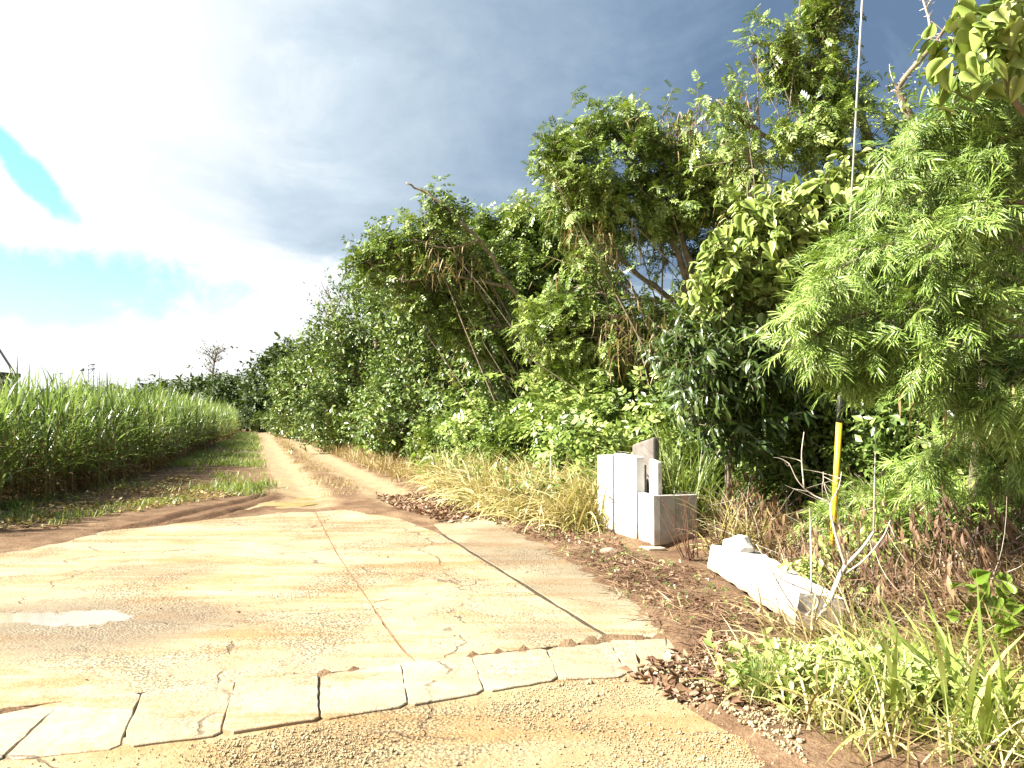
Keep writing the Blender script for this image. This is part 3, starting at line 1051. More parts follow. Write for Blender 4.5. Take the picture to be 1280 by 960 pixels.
# ------------------------------------------------------------------ concrete box by the verge
RD = np.array([0.34, -0.94])
RD /= np.linalg.norm(RD)                       # along the wall, towards the camera
RN = np.array([-RD[1], RD[0]])                 # into the verge (to the right)
bo = np.array(G2(747, 664))                    # far left foot of the wall
cb = thing('concrete_box', 'white concrete box with tall panelled wall and lower open box on the verge', 'concrete box', (bo[0], bo[1], 0))


def obox(name, s0, s1, t0, t1, z0, z1, mat, parent, bev=0.006, shear=0.0):
    """box laid out along the wall (s), into the verge (t) and up (z)"""
    bm = bmesh.new()
    vs = []
    for z in (z0, z1):
        for s, t in ((s0, t0), (s1, t0), (s1, t1), (s0, t1)):
            zz = z
            if z == z1 and s == s1:
                zz += shear
            p = RD * s + RN * t
            vs.append(bm.verts.new((p[0], p[1], zz)))
    for f in ((0, 3, 2, 1), (4, 5, 6, 7), (0, 1, 5, 4), (1, 2, 6, 5), (2, 3, 7, 6), (3, 0, 4, 7)):
        bm.faces.new([vs[i] for i in f])
    bmesh.ops.recalc_face_normals(bm, faces=bm.faces)
    bmesh.ops.bevel(bm, geom=bm.edges[:], offset=bev, segments=2, affect='EDGES', profile=0.6)
    me = bpy.data.meshes.new(name)
    bm.to_mesh(me)
    bm.free()
    me.materials.append(MATS[mat])
    o = bpy.data.objects.new(name, me)
    col.objects.link(o)
    o.parent = parent
    return o


def s_at(px):
    """distance along the wall line for a picture column"""
    k = (px - 640) / FPX
    return (k * bo[1] - bo[0]) / (RD[0] - k * RD[1])


sA, sB, sC = s_at(766), s_at(796), s_at(816)
obox('wall_panel', 0.0, sA - 0.03, 0.0, 0.12, 0.04, 1.02, 'white_concrete', cb, 0.012, 0.03)
obox('wall_panel', sA + 0.02, sB - 0.03, 0.0, 0.12, 0.04, 1.07, 'white_concrete', cb, 0.012, -0.02)
obox('side_panel', sB + 0.02, sC, 0.0, 0.09, 0.04, 0.62, 'white_concrete', cb)
obox('end_panel', sC - 0.09, sC - 0.003, 0.093, 0.30, 0.043, 0.615, 'shaded_concrete', cb)
obox('end_panel', sC - 0.10, sC - 0.012, 0.308, 0.60, 0.043, 0.61, 'shaded_concrete', cb)
obox('back_panel', sB + 0.004, sC - 0.103, 0.51, 0.60, 0.043, 0.60, 'shaded_concrete', cb)
obox('floor_plate', sB + 0.01, sC - 0.105, 0.095, 0.505, 0.05, 0.54, 'shaded_concrete', cb)
obox('gap_shade_backing', 0.03, sC - 0.11, 0.123, 0.136, 0.043, 0.585, 'brown_concrete', cb, 0.002)  # dark sheet added behind the panels so their gaps look shaded
obox('gap_shade_backing', 0.03, sB - 0.04, 0.137, 0.15, 0.043, 0.95, 'brown_concrete', cb, 0.002)  # same added dark backing for the gaps of the tall panels
obox('broken_slab', sB + 0.006, sB + 0.20, 0.155, 0.23, 0.30, 1.03, 'white_concrete', cb, 0.02, -0.03)
obox('footing', -0.15, sB - 0.02, -0.16, 0.16, -0.12, 0.035, 'raw_concrete', cb, 0.02)
obox('footing', sB, sC + 0.12, -0.14, 0.10, -0.14, 0.03, 'raw_concrete', cb, 0.02)
bs = thing('smear_slab', 'grey brown upright slab standing in for a smeared patch behind the white panelled box', 'stand-in slab', (bo[0], bo[1], 0))
obox('slab_face', 0.05, 0.62, 0.50, 0.60, -0.05, 1.16, 'brown_concrete', bs, 0.03, 0.12)  # made-up slab in place of a blurred grey-brown smear

# ------------------------------------------------------------------ toppled concrete beam
beam = thing('concrete_beam', 'toppled white concrete beam lying at the ditch edge beside the bare shrub', 'concrete beam', (0, 0, 0))
b0, b1 = np.array([*G2(884, 712), 0.0]), np.array([*G2(993, 779), -0.04])
ax_ = norm((b1 - b0)[None])[0]
sd_ = norm(np.cross(ax_, [0, 0, 1])[None])[0] * -1          # to the right
sd_ = np.array([abs(sd_[0]), sd_[1] * (1 if sd_[0] > 0 else -1), 0])
rollu = math.cos(R(16)) * np.array([0, 0, 1]) + math.sin(R(16)) * (-sd_) * -1
bm = bmesh.new()
rows = []
L = np.linalg.norm(b1 - b0)
w0, w1, h0, h1 = 0.52, 0.36, 0.24, 0.25
side = norm((sd_ + np.array([0, 0, -0.16]))[None])[0]
upv = norm(np.cross(side, ax_)[None])[0]
upv = upv if upv[2] > 0 else -upv
NR = 34
prof = []
for (u0, v0), (u1, v1) in (((0, 0), (0, 1)), ((0, 1), (1, 1)), ((1, 1), (1, 0)), ((1, 0), (0, 0))):
    for j in range(6):
        prof.append((u0 + (u1 - u0) * j / 6, v0 + (v1 - v0) * j / 6))
for k in range(NR):
    t = k / (NR - 1)
    c = b0 + ax_ * L * t + np.array([0, 0, 0.02])
    w, h = w0 + (w1 - w0) * t, h0 + (h1 - h0) * t
    ring = []
    for ip, (u, v) in enumerate(prof):
        edge_ = (abs(u - .5) > .49) and (abs(v - .5) > .49)
        chip = 0.03 * max(0.0, float(vnoise(t * 14.0, ip * 0.7, 1.0, 61)) - 0.45) if edge_ else 0.0
        cu, cv = u - math.copysign(chip / w, u - .5), v - math.copysign(chip / h, v - .5)
        r_ = 0.005 * (float(vnoise(t * 9.0, ip * 0.8, 1.0, 62)) - 0.5)
        ring.append(bm.verts.new(c + side * (w * cu + r_) + upv * (h * cv + r_) + ax_ * rng.uniform(-.006, .006)))
    rows.append(ring)
for a, b in zip(rows[:-1], rows[1:]):
    for i in range(len(prof)):
        j = (i + 1) % len(prof)
        bm.faces.new([a[i], a[j], b[j], b[i]])
bm.faces.new(rows[0][::-1])
bm.faces.new(rows[-1])
bmesh.ops.recalc_face_normals(bm, faces=bm.faces)
me = bpy.data.meshes.new('beam_body')
bm.to_mesh(me)
bm.free()
me.materials.append(MATS['white_concrete'])
o = bpy.data.objects.new('beam_body', me)
col.objects.link(o)
o.parent = beam


def rock(name, c, r, mat, label, cat):
    bm = bmesh.new()
    bmesh.ops.create_icosphere(bm, subdivisions=2, radius=1.0)
    for v in bm.verts:
        n_ = 1 + 0.35 * (random.random() - 0.5)
        v.co = Vector((v.co.x * r[0] * n_, v.co.y * r[1] * n_, max(v.co.z, -0.6) * r[2] * n_))
    me = bpy.data.meshes.new(name)
    bm.to_mesh(me)
    bm.free()
    me.materials.append(MATS[mat])
    o = bpy.data.objects.new(name, me)
    col.objects.link(o)
    o.location = c
    return tag(o, label, cat)


rk = b0 + ax_ * 0.12 + side * 0.24 + upv * (h0 + 0.06)
rock('concrete_lump', tuple(rk), (0.16, 0.13, 0.10), 'raw_concrete', 'rough pale concrete lump resting on the toppled beam', 'rubble')
lc = G(800, 694)
rock('concrete_lump', (lc[0] - 0.32, lc[1] + 0.15, 0.0), (0.11, 0.09, 0.06), 'raw_concrete', 'small pale concrete lump at the foot of the white box', 'rubble')

# ------------------------------------------------------------------ guy wire with its guard
ga = P(1043, 640, 8.0)
gb = P(1078, -2, 7.0)
gd = (gb - ga) / np.linalg.norm(gb - ga)
a0 = ga - gd * ((ga[2] + 0.35) / gd[2])
gt = thing('guy_wire', 'thin steel guy wire with yellow and black guard tube rising from the thicket', 'guy wire', tuple(a0))


def gpt(py):
    z = P(1050, py, 7.8)[2]
    return a0 + gd * ((z - a0[2]) / gd[2])


m_ = MB(); m_.tube([a0, gpt(528)], 0.031, 10); m_.build('guard_tube', 'yellow_plastic', gt, True, a0)['label'] = 'yellow lower guard tube'
m_ = MB(); m_.tube([gpt(528), gpt(492)], 0.030, 10); m_.build('guard_band', 'black_plastic', gt, True, a0)['label'] = 'black band of the guard tube'
m_ = MB(); m_.tube([gpt(492), a0 + gd * 9.5], 0.0095, 6); m_.build('wire', 'galvanised', gt, True, a0)


# ------------------------------------------------------------------ trees
def bez(a, b, c, n):
    t = np.linspace(0, 1, n)[:, None]
    return a * (1 - t) ** 2 + 2 * b * t * (1 - t) + c * t * t


def leaves_on(mb, org, d, L, K, T, size, outd, droop=0.25, spread=0.8, upw=0.6, twig=None):
    """K leaves along each spray axis org + d*L"""
    n = len(org)
    side = norm(np.cross(d, rdir(n)))
    bn = np.cross(d, side)
    for k in range(K):
        t = (k + 0.6) / K
        a = 2.4 * k + rng.uniform(-0.5, 0.5, n)
        s = side * np.cos(a)[:, None] + bn * np.sin(a)[:, None]
        ld = norm(d * (1.0 - 0.35 * (1 - t)) * 0.8 + s * spread + np.array([0, 0, -droop]) + rng.normal(size=(n, 3)) * 0.35)
        up = norm(np.array([0, 0, upw]) + np.array(sv) * 0.9 + outd * 0.35 + rng.normal(size=(n, 3)) * 0.52)
        loc = org + d * (L * t)[:, None]
        mb.inst(T[k % len(T)] if isinstance(T, list) else T, loc, frames(ld, up), size * rng.uniform(0.45, 1.4, n))
    if twig is not None:
        tv = np.array([(0, 0, 1), (.87, 0, -.5), (-.87, 0, -.5), (0, 1, 0)], float)
        tw = (tv, [np.array([(0, 1, 3), (1, 2, 3), (2, 0, 3)])])
        w = np.full(n, twig[1])
        twig[0].inst(tw, org, frames(d, rdir(n)), np.column_stack([w, L, w]))


def lobe_pts(lobe, over=0.0):
    """clump centres in an ellipsoid given by (px, py, Y, rx px, ry px, depth m, n)"""
    px, py, Y, rx, ry, rd, n = lobe
    c = P(px, py, Y)
    k = Y / FPX
    rx = max(rx * 0.35, rx - over / k)
    ry = max(ry * 0.35, ry - over / k)
    d = rdir(n)
    r = np.where(rng.random(n) < 0.78, rng.uniform(0.62, 1.0, n), rng.uniform(0.1, 0.62, n))
    off = d * r[:, None] * np.array([rx * k, rd, ry * k])
    return c + off, norm(d * np.array([1 / (rx * k), 1 / rd, 1 / (ry * k)]) * (rx * k) + np.array([0, 0, 0.25])), c


def make_tree(name, label, cat, base, stems, lobes, leaf, lsize, mat, K=8, spc=14, clump=0.45, slen=0.35, droop=0.25, bark='bark',
              group=None, pods=0, upw=0.6, twigs=True, branch=True, spread=0.8, sides=7, hang=0.0, bias=(0, 0, 0), shoots=0, tangle=0, holes=0.0):
    """stems: list of (points, r0, r1); lobes: foliage volumes; base: world foot of the trunk"""
    base = np.array(base, float)
    root = thing(name, label, cat, tuple(base), group)
    tb, bb, cbm = MB(), MB(), MB()
    sk = []
    for i, (pts, r0, r1) in enumerate(stems):
        p = smooth_poly(pts, 6)
        p[1:-1] += rng.normal(size=(len(p) - 2, 3)) * r0 * 0.35
        rr = np.linspace(r0, r1, len(p))
        if i == 0:
            rr[0] *= 1.35
        tb.tube(p, rr, sides)
        sk.append(p)
    allp = np.concatenate(sk)
    for lb in lobes:
        cs, od, lc_ = lobe_pts(lb, 0.25 * clump + 0.25 * slen)
        if holes:
            keep = vnoise(cs[:, 0] + 0.6 * cs[:, 2], cs[:, 1] * 0.8 - 0.9 * cs[:, 2], 1.25, 71) > holes
            if keep.sum() < 2:
                keep[:2] = True
            cs, od = cs[keep], od[keep]
        if branch:
            for c in cs[::max(1, len(cs) // 14)]:
                dd = np.linalg.norm(allp - c, axis=1) + np.maximum(0, allp[:, 2] - c[2]) * 1.0
                a = allp[np.argmin(dd)]
                if np.linalg.norm(c - a) < 0.15:
                    continue
                mid = (a + c) / 2 + rng.normal(size=3) * 0.18 * np.linalg.norm(c - a) + np.array([0, 0, 0.1 * np.linalg.norm(c - a)])
                L_ = np.linalg.norm(c - a)
                bb.tube(bez(a, mid, c, 6), np.linspace(0.012 + 0.008 * L_, 0.004, 6), 4, False)
        n = len(cs) * spc
        ci = np.repeat(np.arange(len(cs)), spc)
        org = cs[ci] + rng.normal(size=(n, 3)) * clump * 0.55
        dirs = norm(od[ci] * 0.7 + rng.normal(size=(n, 3)) * 0.6 + np.array([0, 0, 0.15 - hang]) + np.array(bias))
        Ls = slen * rng.uniform(0.6, 1.3, n)
        leaves_on(cbm, org, dirs, Ls, K, LEAF[leaf], lsize, od[ci], droop, spread, upw, (bb, 0.006) if twigs else None)
    for _k in range(tangle):
        lb = lobes[rng.integers(0, len(lobes))]
        e = P(lb[0] + rng.normal() * lb[3] * .6, lb[1] + rng.normal() * lb[4] * .6, lb[2] - rng.uniform(0, 1) * lb[5])
        a = base + np.array([rng.normal() * 1.3, rng.normal() * 0.5 - 0.4, rng.uniform(0, 1.2)])
        m1 = (a + e) / 2 + rng.normal(size=3) * np.array([.5, .3, .4])
        bb.tube(bez(a, m1, e, 9), np.linspace(rng.uniform(0.012, 0.028), 0.006, 9), 4, False)
    if shoots:
        # long new shoots that stand out of the crown
        cc = [lobe_pts(lb, 0.0) for lb in lobes]
        pc, pd = np.concatenate([c[0] for c in cc]), np.concatenate([c[1] for c in cc])
        pick = rng.choice(len(pc), min(shoots, len(pc)), replace=False)
        n = len(pick)
        dirs = norm(pd[pick] * 0.8 + np.array([-0.25, 0, 0.35]) + rng.normal(size=(n, 3)) * 0.35)
        Ls = slen * rng.uniform(1.3, 3.2, n)
        org = pc[pick] - dirs * (Ls * 0.35)[:, None]
        for o_, d_, l_ in zip(org, dirs, Ls):
            bb.tube([o_, o_ + d_ * l_ * .55 + rng.normal(size=3) * .04 * l_, o_ + d_ * l_], [0.010, 0.007, 0.003], 4, False)
        leaves_on(cbm, org, dirs, Ls * 1.02, K + 3, LEAF[leaf], lsize * 0.85, pd[pick], droop, spread, upw)
    tb.build('trunk', bark, root, True, base)
    if bb.n:
        bb.build('branches', bark, root, False, base)
    cbm.build('crown', mat, root, False, base)
    if pods:
        pm = MB()
        tips = np.concatenate([lobe_pts(lb, 0.4 * slen)[0] for lb in lobes])
        sel = tips[np.argsort(-(tips[:, 2] + rng.normal(size=len(tips)) * 0.8))][:pods]
        n = len(sel) * 14
        o_ = np.repeat(sel, 14, 0) + rng.normal(size=(n, 3)) * 0.09
        d_ = norm(np.array([0, 0, -1.0]) + rng.normal(size=(n, 3)) * 0.38)
        pv = np.array([(0, 0, 0), (-.07, .4, .01), (.07, .4, .01), (0, 1, 0)])
        pm.inst((pv, [np.array([(0, 2, 3, 1)])]), o_, frames(d_, rdir(n)), rng.uniform(0.11, 0.19, n))
        tag(pm.build('seed_pods', 'pod', root, False, base), kind='stuff')
    return root


def gz(p):
    return (p[0], p[1], float(ground_z(np.array([p[0]]), np.array([p[1]]))[0]))


# --- T6: the big feathery tree with open fork, behind the box
Y = 14.5
b6 = gz((P(855, 600, Y)[0], Y))
make_tree('feathery_tree', 'tall feathery tree with dark pods and open fork standing behind the concrete box', 'tree', b6,
          [([b6, P(862, 480, Y), P(853, 400, Y), P(862, 330, Y), P(850, 260, Y), P(845, 190, Y), P(850, 140, Y)], 0.12, 0.02),
           ([P(856, 385, Y), P(800, 345, Y), P(760, 300, Y - .4), P(720, 240, Y - .6), P(690, 200, Y - .6)], 0.055, 0.015),
           ([P(858, 350, Y), P(835, 280, Y), P(790, 220, Y), P(775, 160, Y)], 0.07, 0.02),
           ([P(858, 360, Y), P(905, 300, Y + .5), P(920, 230, Y + .6), P(905, 160, Y + .6)], 0.08, 0.02),
           ([P(855, 400, Y), P(815, 375, Y), P(770, 372, Y), P(745, 360, Y)], 0.04, 0.012),
           ([P(835, 500, Y), P(795, 400, Y - .3), P(770, 330, Y - .3), P(760, 270, Y - .3)], 0.035, 0.015),
           ([P(850, 520, Y - .1), P(830, 470, Y - .4), P(800, 380, Y - .5), P(745, 300, Y - .5), P(700, 260, Y - .5)], 0.045, 0.012)],
          [(845, 165, Y, 55, 38, 0.9, 22), (790, 190, Y, 38, 30, 0.8, 12), (730, 235, Y - .4, 52, 42, 0.9, 26), (800, 250, Y, 55, 40, 0.9, 22),
           (870, 230, Y, 50, 55, 0.9, 22), (925, 215, Y + .5, 40, 50, 0.9, 16), (905, 320, Y + .3, 45, 60, 0.9, 20), (715, 330, Y - .3, 36, 42, 0.8, 14),
           (700, 200, Y - .6, 24, 26, 0.5, 6), (740, 165, Y, 16, 20, 0.4, 4), (775, 160, Y, 14, 22, 0.4, 4), (840, 430, Y + .3, 45, 50, 0.9, 16), (760, 425, Y, 65, 45, 0.9, 26), (690, 420, Y, 45, 60, 0.9, 18), (830, 310, Y + .8, 30, 26, 0.5, 7), (745, 300, Y + .6, 30, 24, 0.5, 7)],
          'feather', 0.16, 'leaf_feather', K=8, spc=11, clump=0.34, slen=0.34, pods=34, shoots=70, tangle=22, holes=0.40)

# --- T7: feathery tree whose leader runs up out of the picture
Y = 11.5
b7 = gz((P(1010, 600, Y)[0], Y))
make_tree('feathery_tree', 'feathery tree with one tall leafy leader rising beside the guy wire', 'tree', b7,
          [([b7, P(1030, 480, Y), P(1075, 300, Y), P(1090, 200, Y), P(1050, 110, Y), P(1035, 20, Y), P(1028, -60, Y)], 0.13, 0.03),
           ([P(1088, 200, Y), P(1020, 178, Y), P(960, 170, Y), P(915, 140, Y), P(895, 125, Y)], 0.06, 0.015),
           ([P(1086, 215, Y), P(1000, 180, Y + .5), P(940, 200, Y + .6), P(900, 180, Y + .6)], 0.05, 0.015),
           ([P(1048, 105, Y), P(1000, 70, Y), P(955, 55, Y), P(935, 58, Y)], 0.03, 0.01)],
          [(1028, 35, Y, 20, 45, 0.4, 9), (1022, -40, Y, 20, 40, 0.4, 4), (1000, 90, Y, 40, 20, 0.4, 9), (960, 60, Y, 24, 20, 0.4, 5), (1045, 115, Y, 22, 35, 0.5, 9),
           (990, 175, Y, 60, 26, 0.7, 18), (920, 145, Y, 30, 22, 0.5, 8), (930, 205, Y + .4, 50, 24, 0.7, 12), (1010, 240, Y + .4, 70, 50, 0.8, 26), (1075, 185, Y, 30, 50, 0.6, 12),
           (1120, 230, Y + .5, 40, 60, 0.8, 16)],
          'feather', 0.14, 'leaf_feather', K=8, spc=10, clump=0.24, slen=0.28, pods=24, shoots=60, tangle=12, holes=0.40)

# --- T5: two feathery trees left of the big one
Y = 20.5
b5 = gz((P(735, 590, Y)[0], Y))
make_tree('feathery_tree', 'arching feathery tree with bright lacy tops left of the open-forked tree', 'tree', b5,
          [([b5, P(720, 490, Y), P(690, 400, Y), P(665, 330, Y), P(655, 260, Y)], 0.10, 0.02),
           ([P(715, 480, Y), P(650, 420, Y), P(600, 370, Y), P(580, 330, Y)], 0.06, 0.015),
           ([P(705, 440, Y), P(725, 360, Y), P(700, 290, Y)], 0.05, 0.015)],
          [(657, 275, Y, 28, 30, 0.7, 14), (690, 300, Y, 35, 38, 0.8, 18), (640, 340, Y, 50, 45, 0.9, 28), (700, 380, Y, 50, 50, 0.9, 26), (640, 430, Y, 60, 50, 0.9, 30),
           (720, 470, Y, 55, 50, 0.9, 26), (610, 300, Y, 38, 24, 0.6, 14), (585, 345, Y + .3, 45, 34, 0.8, 16), (560, 320, Y + .5, 40, 24, 0.6, 10), (740, 330, Y + .5, 45, 40, 0.8, 14)],
          'feather5', 0.18, 'leaf_feather', K=8, spc=12, clump=0.42, slen=0.36, pods=14, shoots=60, tangle=24, holes=0.28)

# --- T4: the leaning one that reaches out to the left
Y = 18.0
b4 = gz((P(708, 590, Y)[0], Y))
make_tree('feathery_tree', 'leaning bare-stemmed feathery tree reaching out over the track with brown pods', 'tree', b4,
          [([b4, P(690, 480, Y), P(655, 390, Y - .6), P(620, 330, Y - .9), P(590, 290, Y - 1), P(560, 262, Y - 1), P(530, 240, Y - 1), P(508, 228, Y - 1)], 0.065, 0.02),
           ([P(600, 300, Y - 1), P(560, 310, Y - 1), P(520, 300, Y - 1)], 0.035, 0.012),
           ([P(640, 360, Y - .6), P(560, 345, Y - .6), P(500, 350, Y - .6), P(455, 325, Y - .6)], 0.04, 0.012)],
          [(540, 268, Y - .7, 30, 10, 0.4, 5), (552, 262, Y - .7, 10, 10, 0.3, 2), (500, 312, Y - .3, 34, 16, 0.5, 9), (560, 288, Y - .4, 40, 18, 0.6, 9), (530, 312, Y - .4, 34, 20, 0.6, 8), (600, 335, Y, 46, 26, 0.8, 13),
           (545, 365, Y, 50, 30, 0.9, 17), (470, 335, Y - .4, 26, 12, 0.5, 6), (600, 410, Y + .3, 60, 36, 0.9, 20)],
          'feather5', 0.17, 'leaf_feather', K=8, spc=10, clump=0.32, slen=0.36, pods=22, shoots=44, tangle=14, holes=0.32)

# --- broadleaf trees along the track (left end of the wood)
Y = 24.0
b3 = gz((P(585, 580, Y)[0], Y))
make_tree('broadleaf_tree', 'dense broadleaf tree with criss-cross stems beneath the leaning feathery tree', 'tree', b3,
          [([b3, P(575, 500, Y), P(545, 430, Y), P(520, 370, Y)], 0.13, 0.03), ([P(578, 520, Y), P(620, 440, Y), P(640, 380, Y)], 0.08, 0.02), ([b3, P(540, 500, Y), P(490, 430, Y)], 0.07, 0.02)],
          [(520, 390, Y, 60, 50, 1.6, 46), (580, 420, Y, 60, 55, 1.6, 42), (640, 470, Y, 60, 50, 1.5, 38), (520, 470, Y, 55, 50, 1.5, 38), (575, 500, Y, 60, 42, 1.5, 34), (480, 520, Y - .5, 45, 40, 1.3, 26), (540, 550, Y - 1, 60, 28, 1.2, 26), (620, 540, Y - 1, 50, 30, 1.2, 20)],
          'simple', 0.17, 'leaf_broad', K=8, spc=13, clump=0.55, slen=0.45, twigs=False, shoots=50, tangle=40, holes=0.30)
Y = 32.0
b2 = gz((P(470, 560, Y)[0], Y))
make_tree('broadleaf_tree', 'dense rounded broadleaf tree beside the dirt track in full sun', 'tree', b2,
          [([b2, P(465, 480, Y), P(470, 400, Y), P(462, 350, Y)], 0.16, 0.03), ([P(466, 500, Y), P(430, 440, Y), P(415, 400, Y)], 0.09, 0.02), ([P(466, 490, Y), P(500, 420, Y), P(510, 370, Y)], 0.09, 0.02)],
          [(465, 350, Y, 38, 36, 1.6, 30), (500, 360, Y, 40, 40, 1.8, 30), (440, 400, Y, 45, 45, 2.0, 38), (490, 430, Y, 55, 55, 2.0, 44), (425, 460, Y, 45, 45, 2.0, 38), (470, 510, Y, 55, 40, 1.8, 38), (410, 510, Y, 45, 38, 1.8, 32), (440, 545, Y, 50, 22, 1.5, 24)],
          'simple', 0.20, 'leaf_broad', K=8, spc=13, clump=0.62, slen=0.5, twigs=False, shoots=60, tangle=20, holes=0.30)
Y = 47.0
b1 = gz((P(390, 548, Y)[0], Y))
make_tree('broadleaf_tree', 'yellow-green broadleaf tree at the far end of the wood by the track bend', 'tree', b1,
          [([b1, P(392, 500, Y), P(400, 450, Y)], 0.18, 0.05), ([P(392, 515, Y), P(370, 480, Y)], 0.08, 0.03)],
          [(405, 440, Y, 34, 30, 2.2, 34), (380, 470, Y, 36, 34, 2.2, 36), (420, 480, Y, 36, 38, 2.2, 36), (368, 505, Y, 30, 26, 2.0, 28), (400, 520, Y, 36, 24, 2.0, 28)],
          'simple', 0.27, 'leaf_shrub', K=8, spc=12, clump=0.75, slen=0.6, twigs=False, shoots=50)


# --- thin bare tops
def bare_tree(name, label, base, h, n, spread, mat, leafmat, lsize, nl, cat='tree'):
    base = np.array(base, float)
    root = thing(name, label, cat, tuple(base))
    tb, cr = MB(), MB()
    top = base + np.array([rng.normal() * 0.1 * h, 0, h])
    tr = smooth_poly([base, base + (top - base) * 0.5 + rng.normal(size=3) * 0.03 * h, top], 5)
    tb.tube(tr, np.linspace(h * 0.022, h * 0.005, len(tr)), 6)
    bbm = MB()
    tips = []
    for i in range(n):
        t = rng.uniform(0.45, 0.98)
        a = base + (top - base) * t
        d = rdir(1)[0] * spread
        d[2] = abs(d[2]) * 0.8 + 0.25
        e = a + d * h * 0.34 * rng.uniform(0.5, 1)
        bbm.tube(bez(a, (a + e) / 2 + rng.normal(size=3) * h * 0.03, e, 5), np.linspace(h * 0.006, h * 0.0022, 5), 4, False)
        for j in range(3):
            s = a + (e - a) * rng.uniform(0.3, 0.9)
            e2 = s + (rdir(1)[0] + np.array([0, 0, 0.5])) * h * 0.09
            bbm.tube(bez(s, (s + e2) / 2 + rng.normal(size=3) * h * 0.012, e2, 4), np.linspace(h * 0.003, h * 0.0016, 4), 3, False)
            tips += [e2, e]
    tb.build('trunk', mat, root, True, base)
    bbm.build('branches', mat, root, False, base)
    tips = np.array(tips)
    ti = tips[rng.integers(0, len(tips), nl)] + rng.normal(size=(nl, 3)) * h * 0.03
    leaves_on(cr, ti, rdir(nl), np.full(nl, lsize), 2, LEAF['simple'], lsize, rdir(nl))
    cr.build('crown', leafmat, root, False, base)
    return root


Y = 55.0
fb = P(398, 545, Y)
bare_tree('sparse_tree', 'thin almost bare tree top poking above the yellow-green tree', (fb[0], Y, 0), P(398, 385, Y)[2], 34, 0.6, 'bark', 'leaf_far', 0.22, 160)
Y = 105.0
fb = P(262, 530, Y)
bare_tree('sparse_tree', 'sparse grey tree standing alone above the distant dark trees', (fb[0], Y, 0), P(262, 440, Y)[2], 30, 0.62, 'bark', 'leaf_far', 0.38, 170)

# --- distant dark trees closing the track
FAR = [(352, 470, 82, 34, 46, 'dark flat-topped tree standing tallest at the end of the track'),
       (300, 500, 92, 40, 34, 'low dark tree hiding the end of the track beside the cane'),
       (255, 498, 100, 34, 28, 'dark distant tree below the lone sparse tree'),
       (340, 512, 76, 30, 22, 'dark green thicket tree where the track bends out of sight')]
for px, py, Y, rx, ry, lab in FAR:
    bf = (P(px, 530, Y)[0], Y, 0.0)
    make_tree('distant_tree', lab, 'tree', bf, [([np.array(bf), P(px + 2, py + 10, Y), P(px, py - ry * .4, Y)], 0.3, 0.08)],
              [(px, py, Y, rx, ry * .7, 3.5, 46), (px - rx * .5, py + ry * .45, Y, rx * .6, ry * .55, 3, 24), (px + rx * .5, py + ry * .35, Y, rx * .6, ry * .6, 3, 24),
               (px + rx * .2, py - ry * .45, Y, rx * .45, ry * .4, 2.5, 16), (px - rx * .35, py - ry * .3, Y, rx * .4, ry * .35, 2.5, 14)],
              'simple', 0.55, 'leaf_far', K=6, spc=9, clump=1.1, slen=0.9, twigs=False, bark='bark_dark', group='distant trees closing the track')
# low far tree line behind the cane
Y = 190.0
bf = (P(130, 525, Y)[0], Y, 0.0)
ft = make_tree('distant_tree', 'one of the low trees on the skyline behind the cane field', 'tree', bf, [([np.array(bf), P(130, 505, Y), P(131, 492, Y)], 0.4, 0.12)],
               [(130, 500, Y, 40, 15, 7, 40), (112, 506, Y, 30, 13, 6, 20), (150, 508, Y, 30, 12, 6, 20)],
               'simple', 1.1, 'leaf_far', K=6, spc=8, clump=2.0, slen=1.6, twigs=False, branch=False, bark='bark_dark', group='trees on the skyline')
for px, s, yy in ((60, 0.85, 200), (195, 1.0, 185), (228, 1.05, 170), (10, 0.9, 210), (-40, 0.9, 200)):
    dup(ft, (P(px, 520, yy)[0], yy, 0), rng.uniform(0, 6), s)

# --- T8: heart-leaved tree with big leaves (the largest leaves are parts of their own)
Y = 9.6
b8 = gz((P(985, 620, Y + .8)[0], Y + .8))
LOB8 = [(950, 300, Y, 55, 50, 0.6, 22), (1010, 270, Y, 55, 35, 0.6, 18), (905, 350, Y, 30, 40, 0.5, 13), (1060, 250, Y + .1, 45, 32, 0.5, 13),
        (960, 380, Y + .2, 60, 38, 0.5, 16), (880, 395, Y + .1, 22, 22, 0.4, 5), (1120, 240, Y, 40, 40, 0.5, 10), (1060, 320, Y + .3, 60, 30, 0.5, 12)]
t8 = make_tree('heart_leaf_tree', 'glossy heart-leaved tree with large pale green leaves above the dark hollow', 'tree', b8,
               [([b8, P(1000, 520, Y + .7), P(1000, 430, Y + .5), P(985, 350, Y + .2), P(960, 280, Y)], 0.05, 0.02), ([P(1000, 440, Y + .5), P(1050, 340, Y + .3), P(1090, 250, Y)], 0.06, 0.02),
                ([P(995, 400, Y + .4), P(930, 380, Y + .2), P(890, 380, Y)], 0.04, 0.015)],
               LOB8, 'heart', 0.125, 'leaf_heart', K=5, spc=9, clump=0.25, slen=0.26, droop=0.75, upw=0.35)
hl_me = [None, None]
for i in range(2):
    h_ = MB()
    tv, tf = T_heart()
    if i:
        tv = tv.copy(); tv[:, 2] -= 0.25 * tv[:, 1] ** 2
    h_.add(tv, tf)
    hl_me[i] = h_.mesh('leaf', 'leaf_heart')


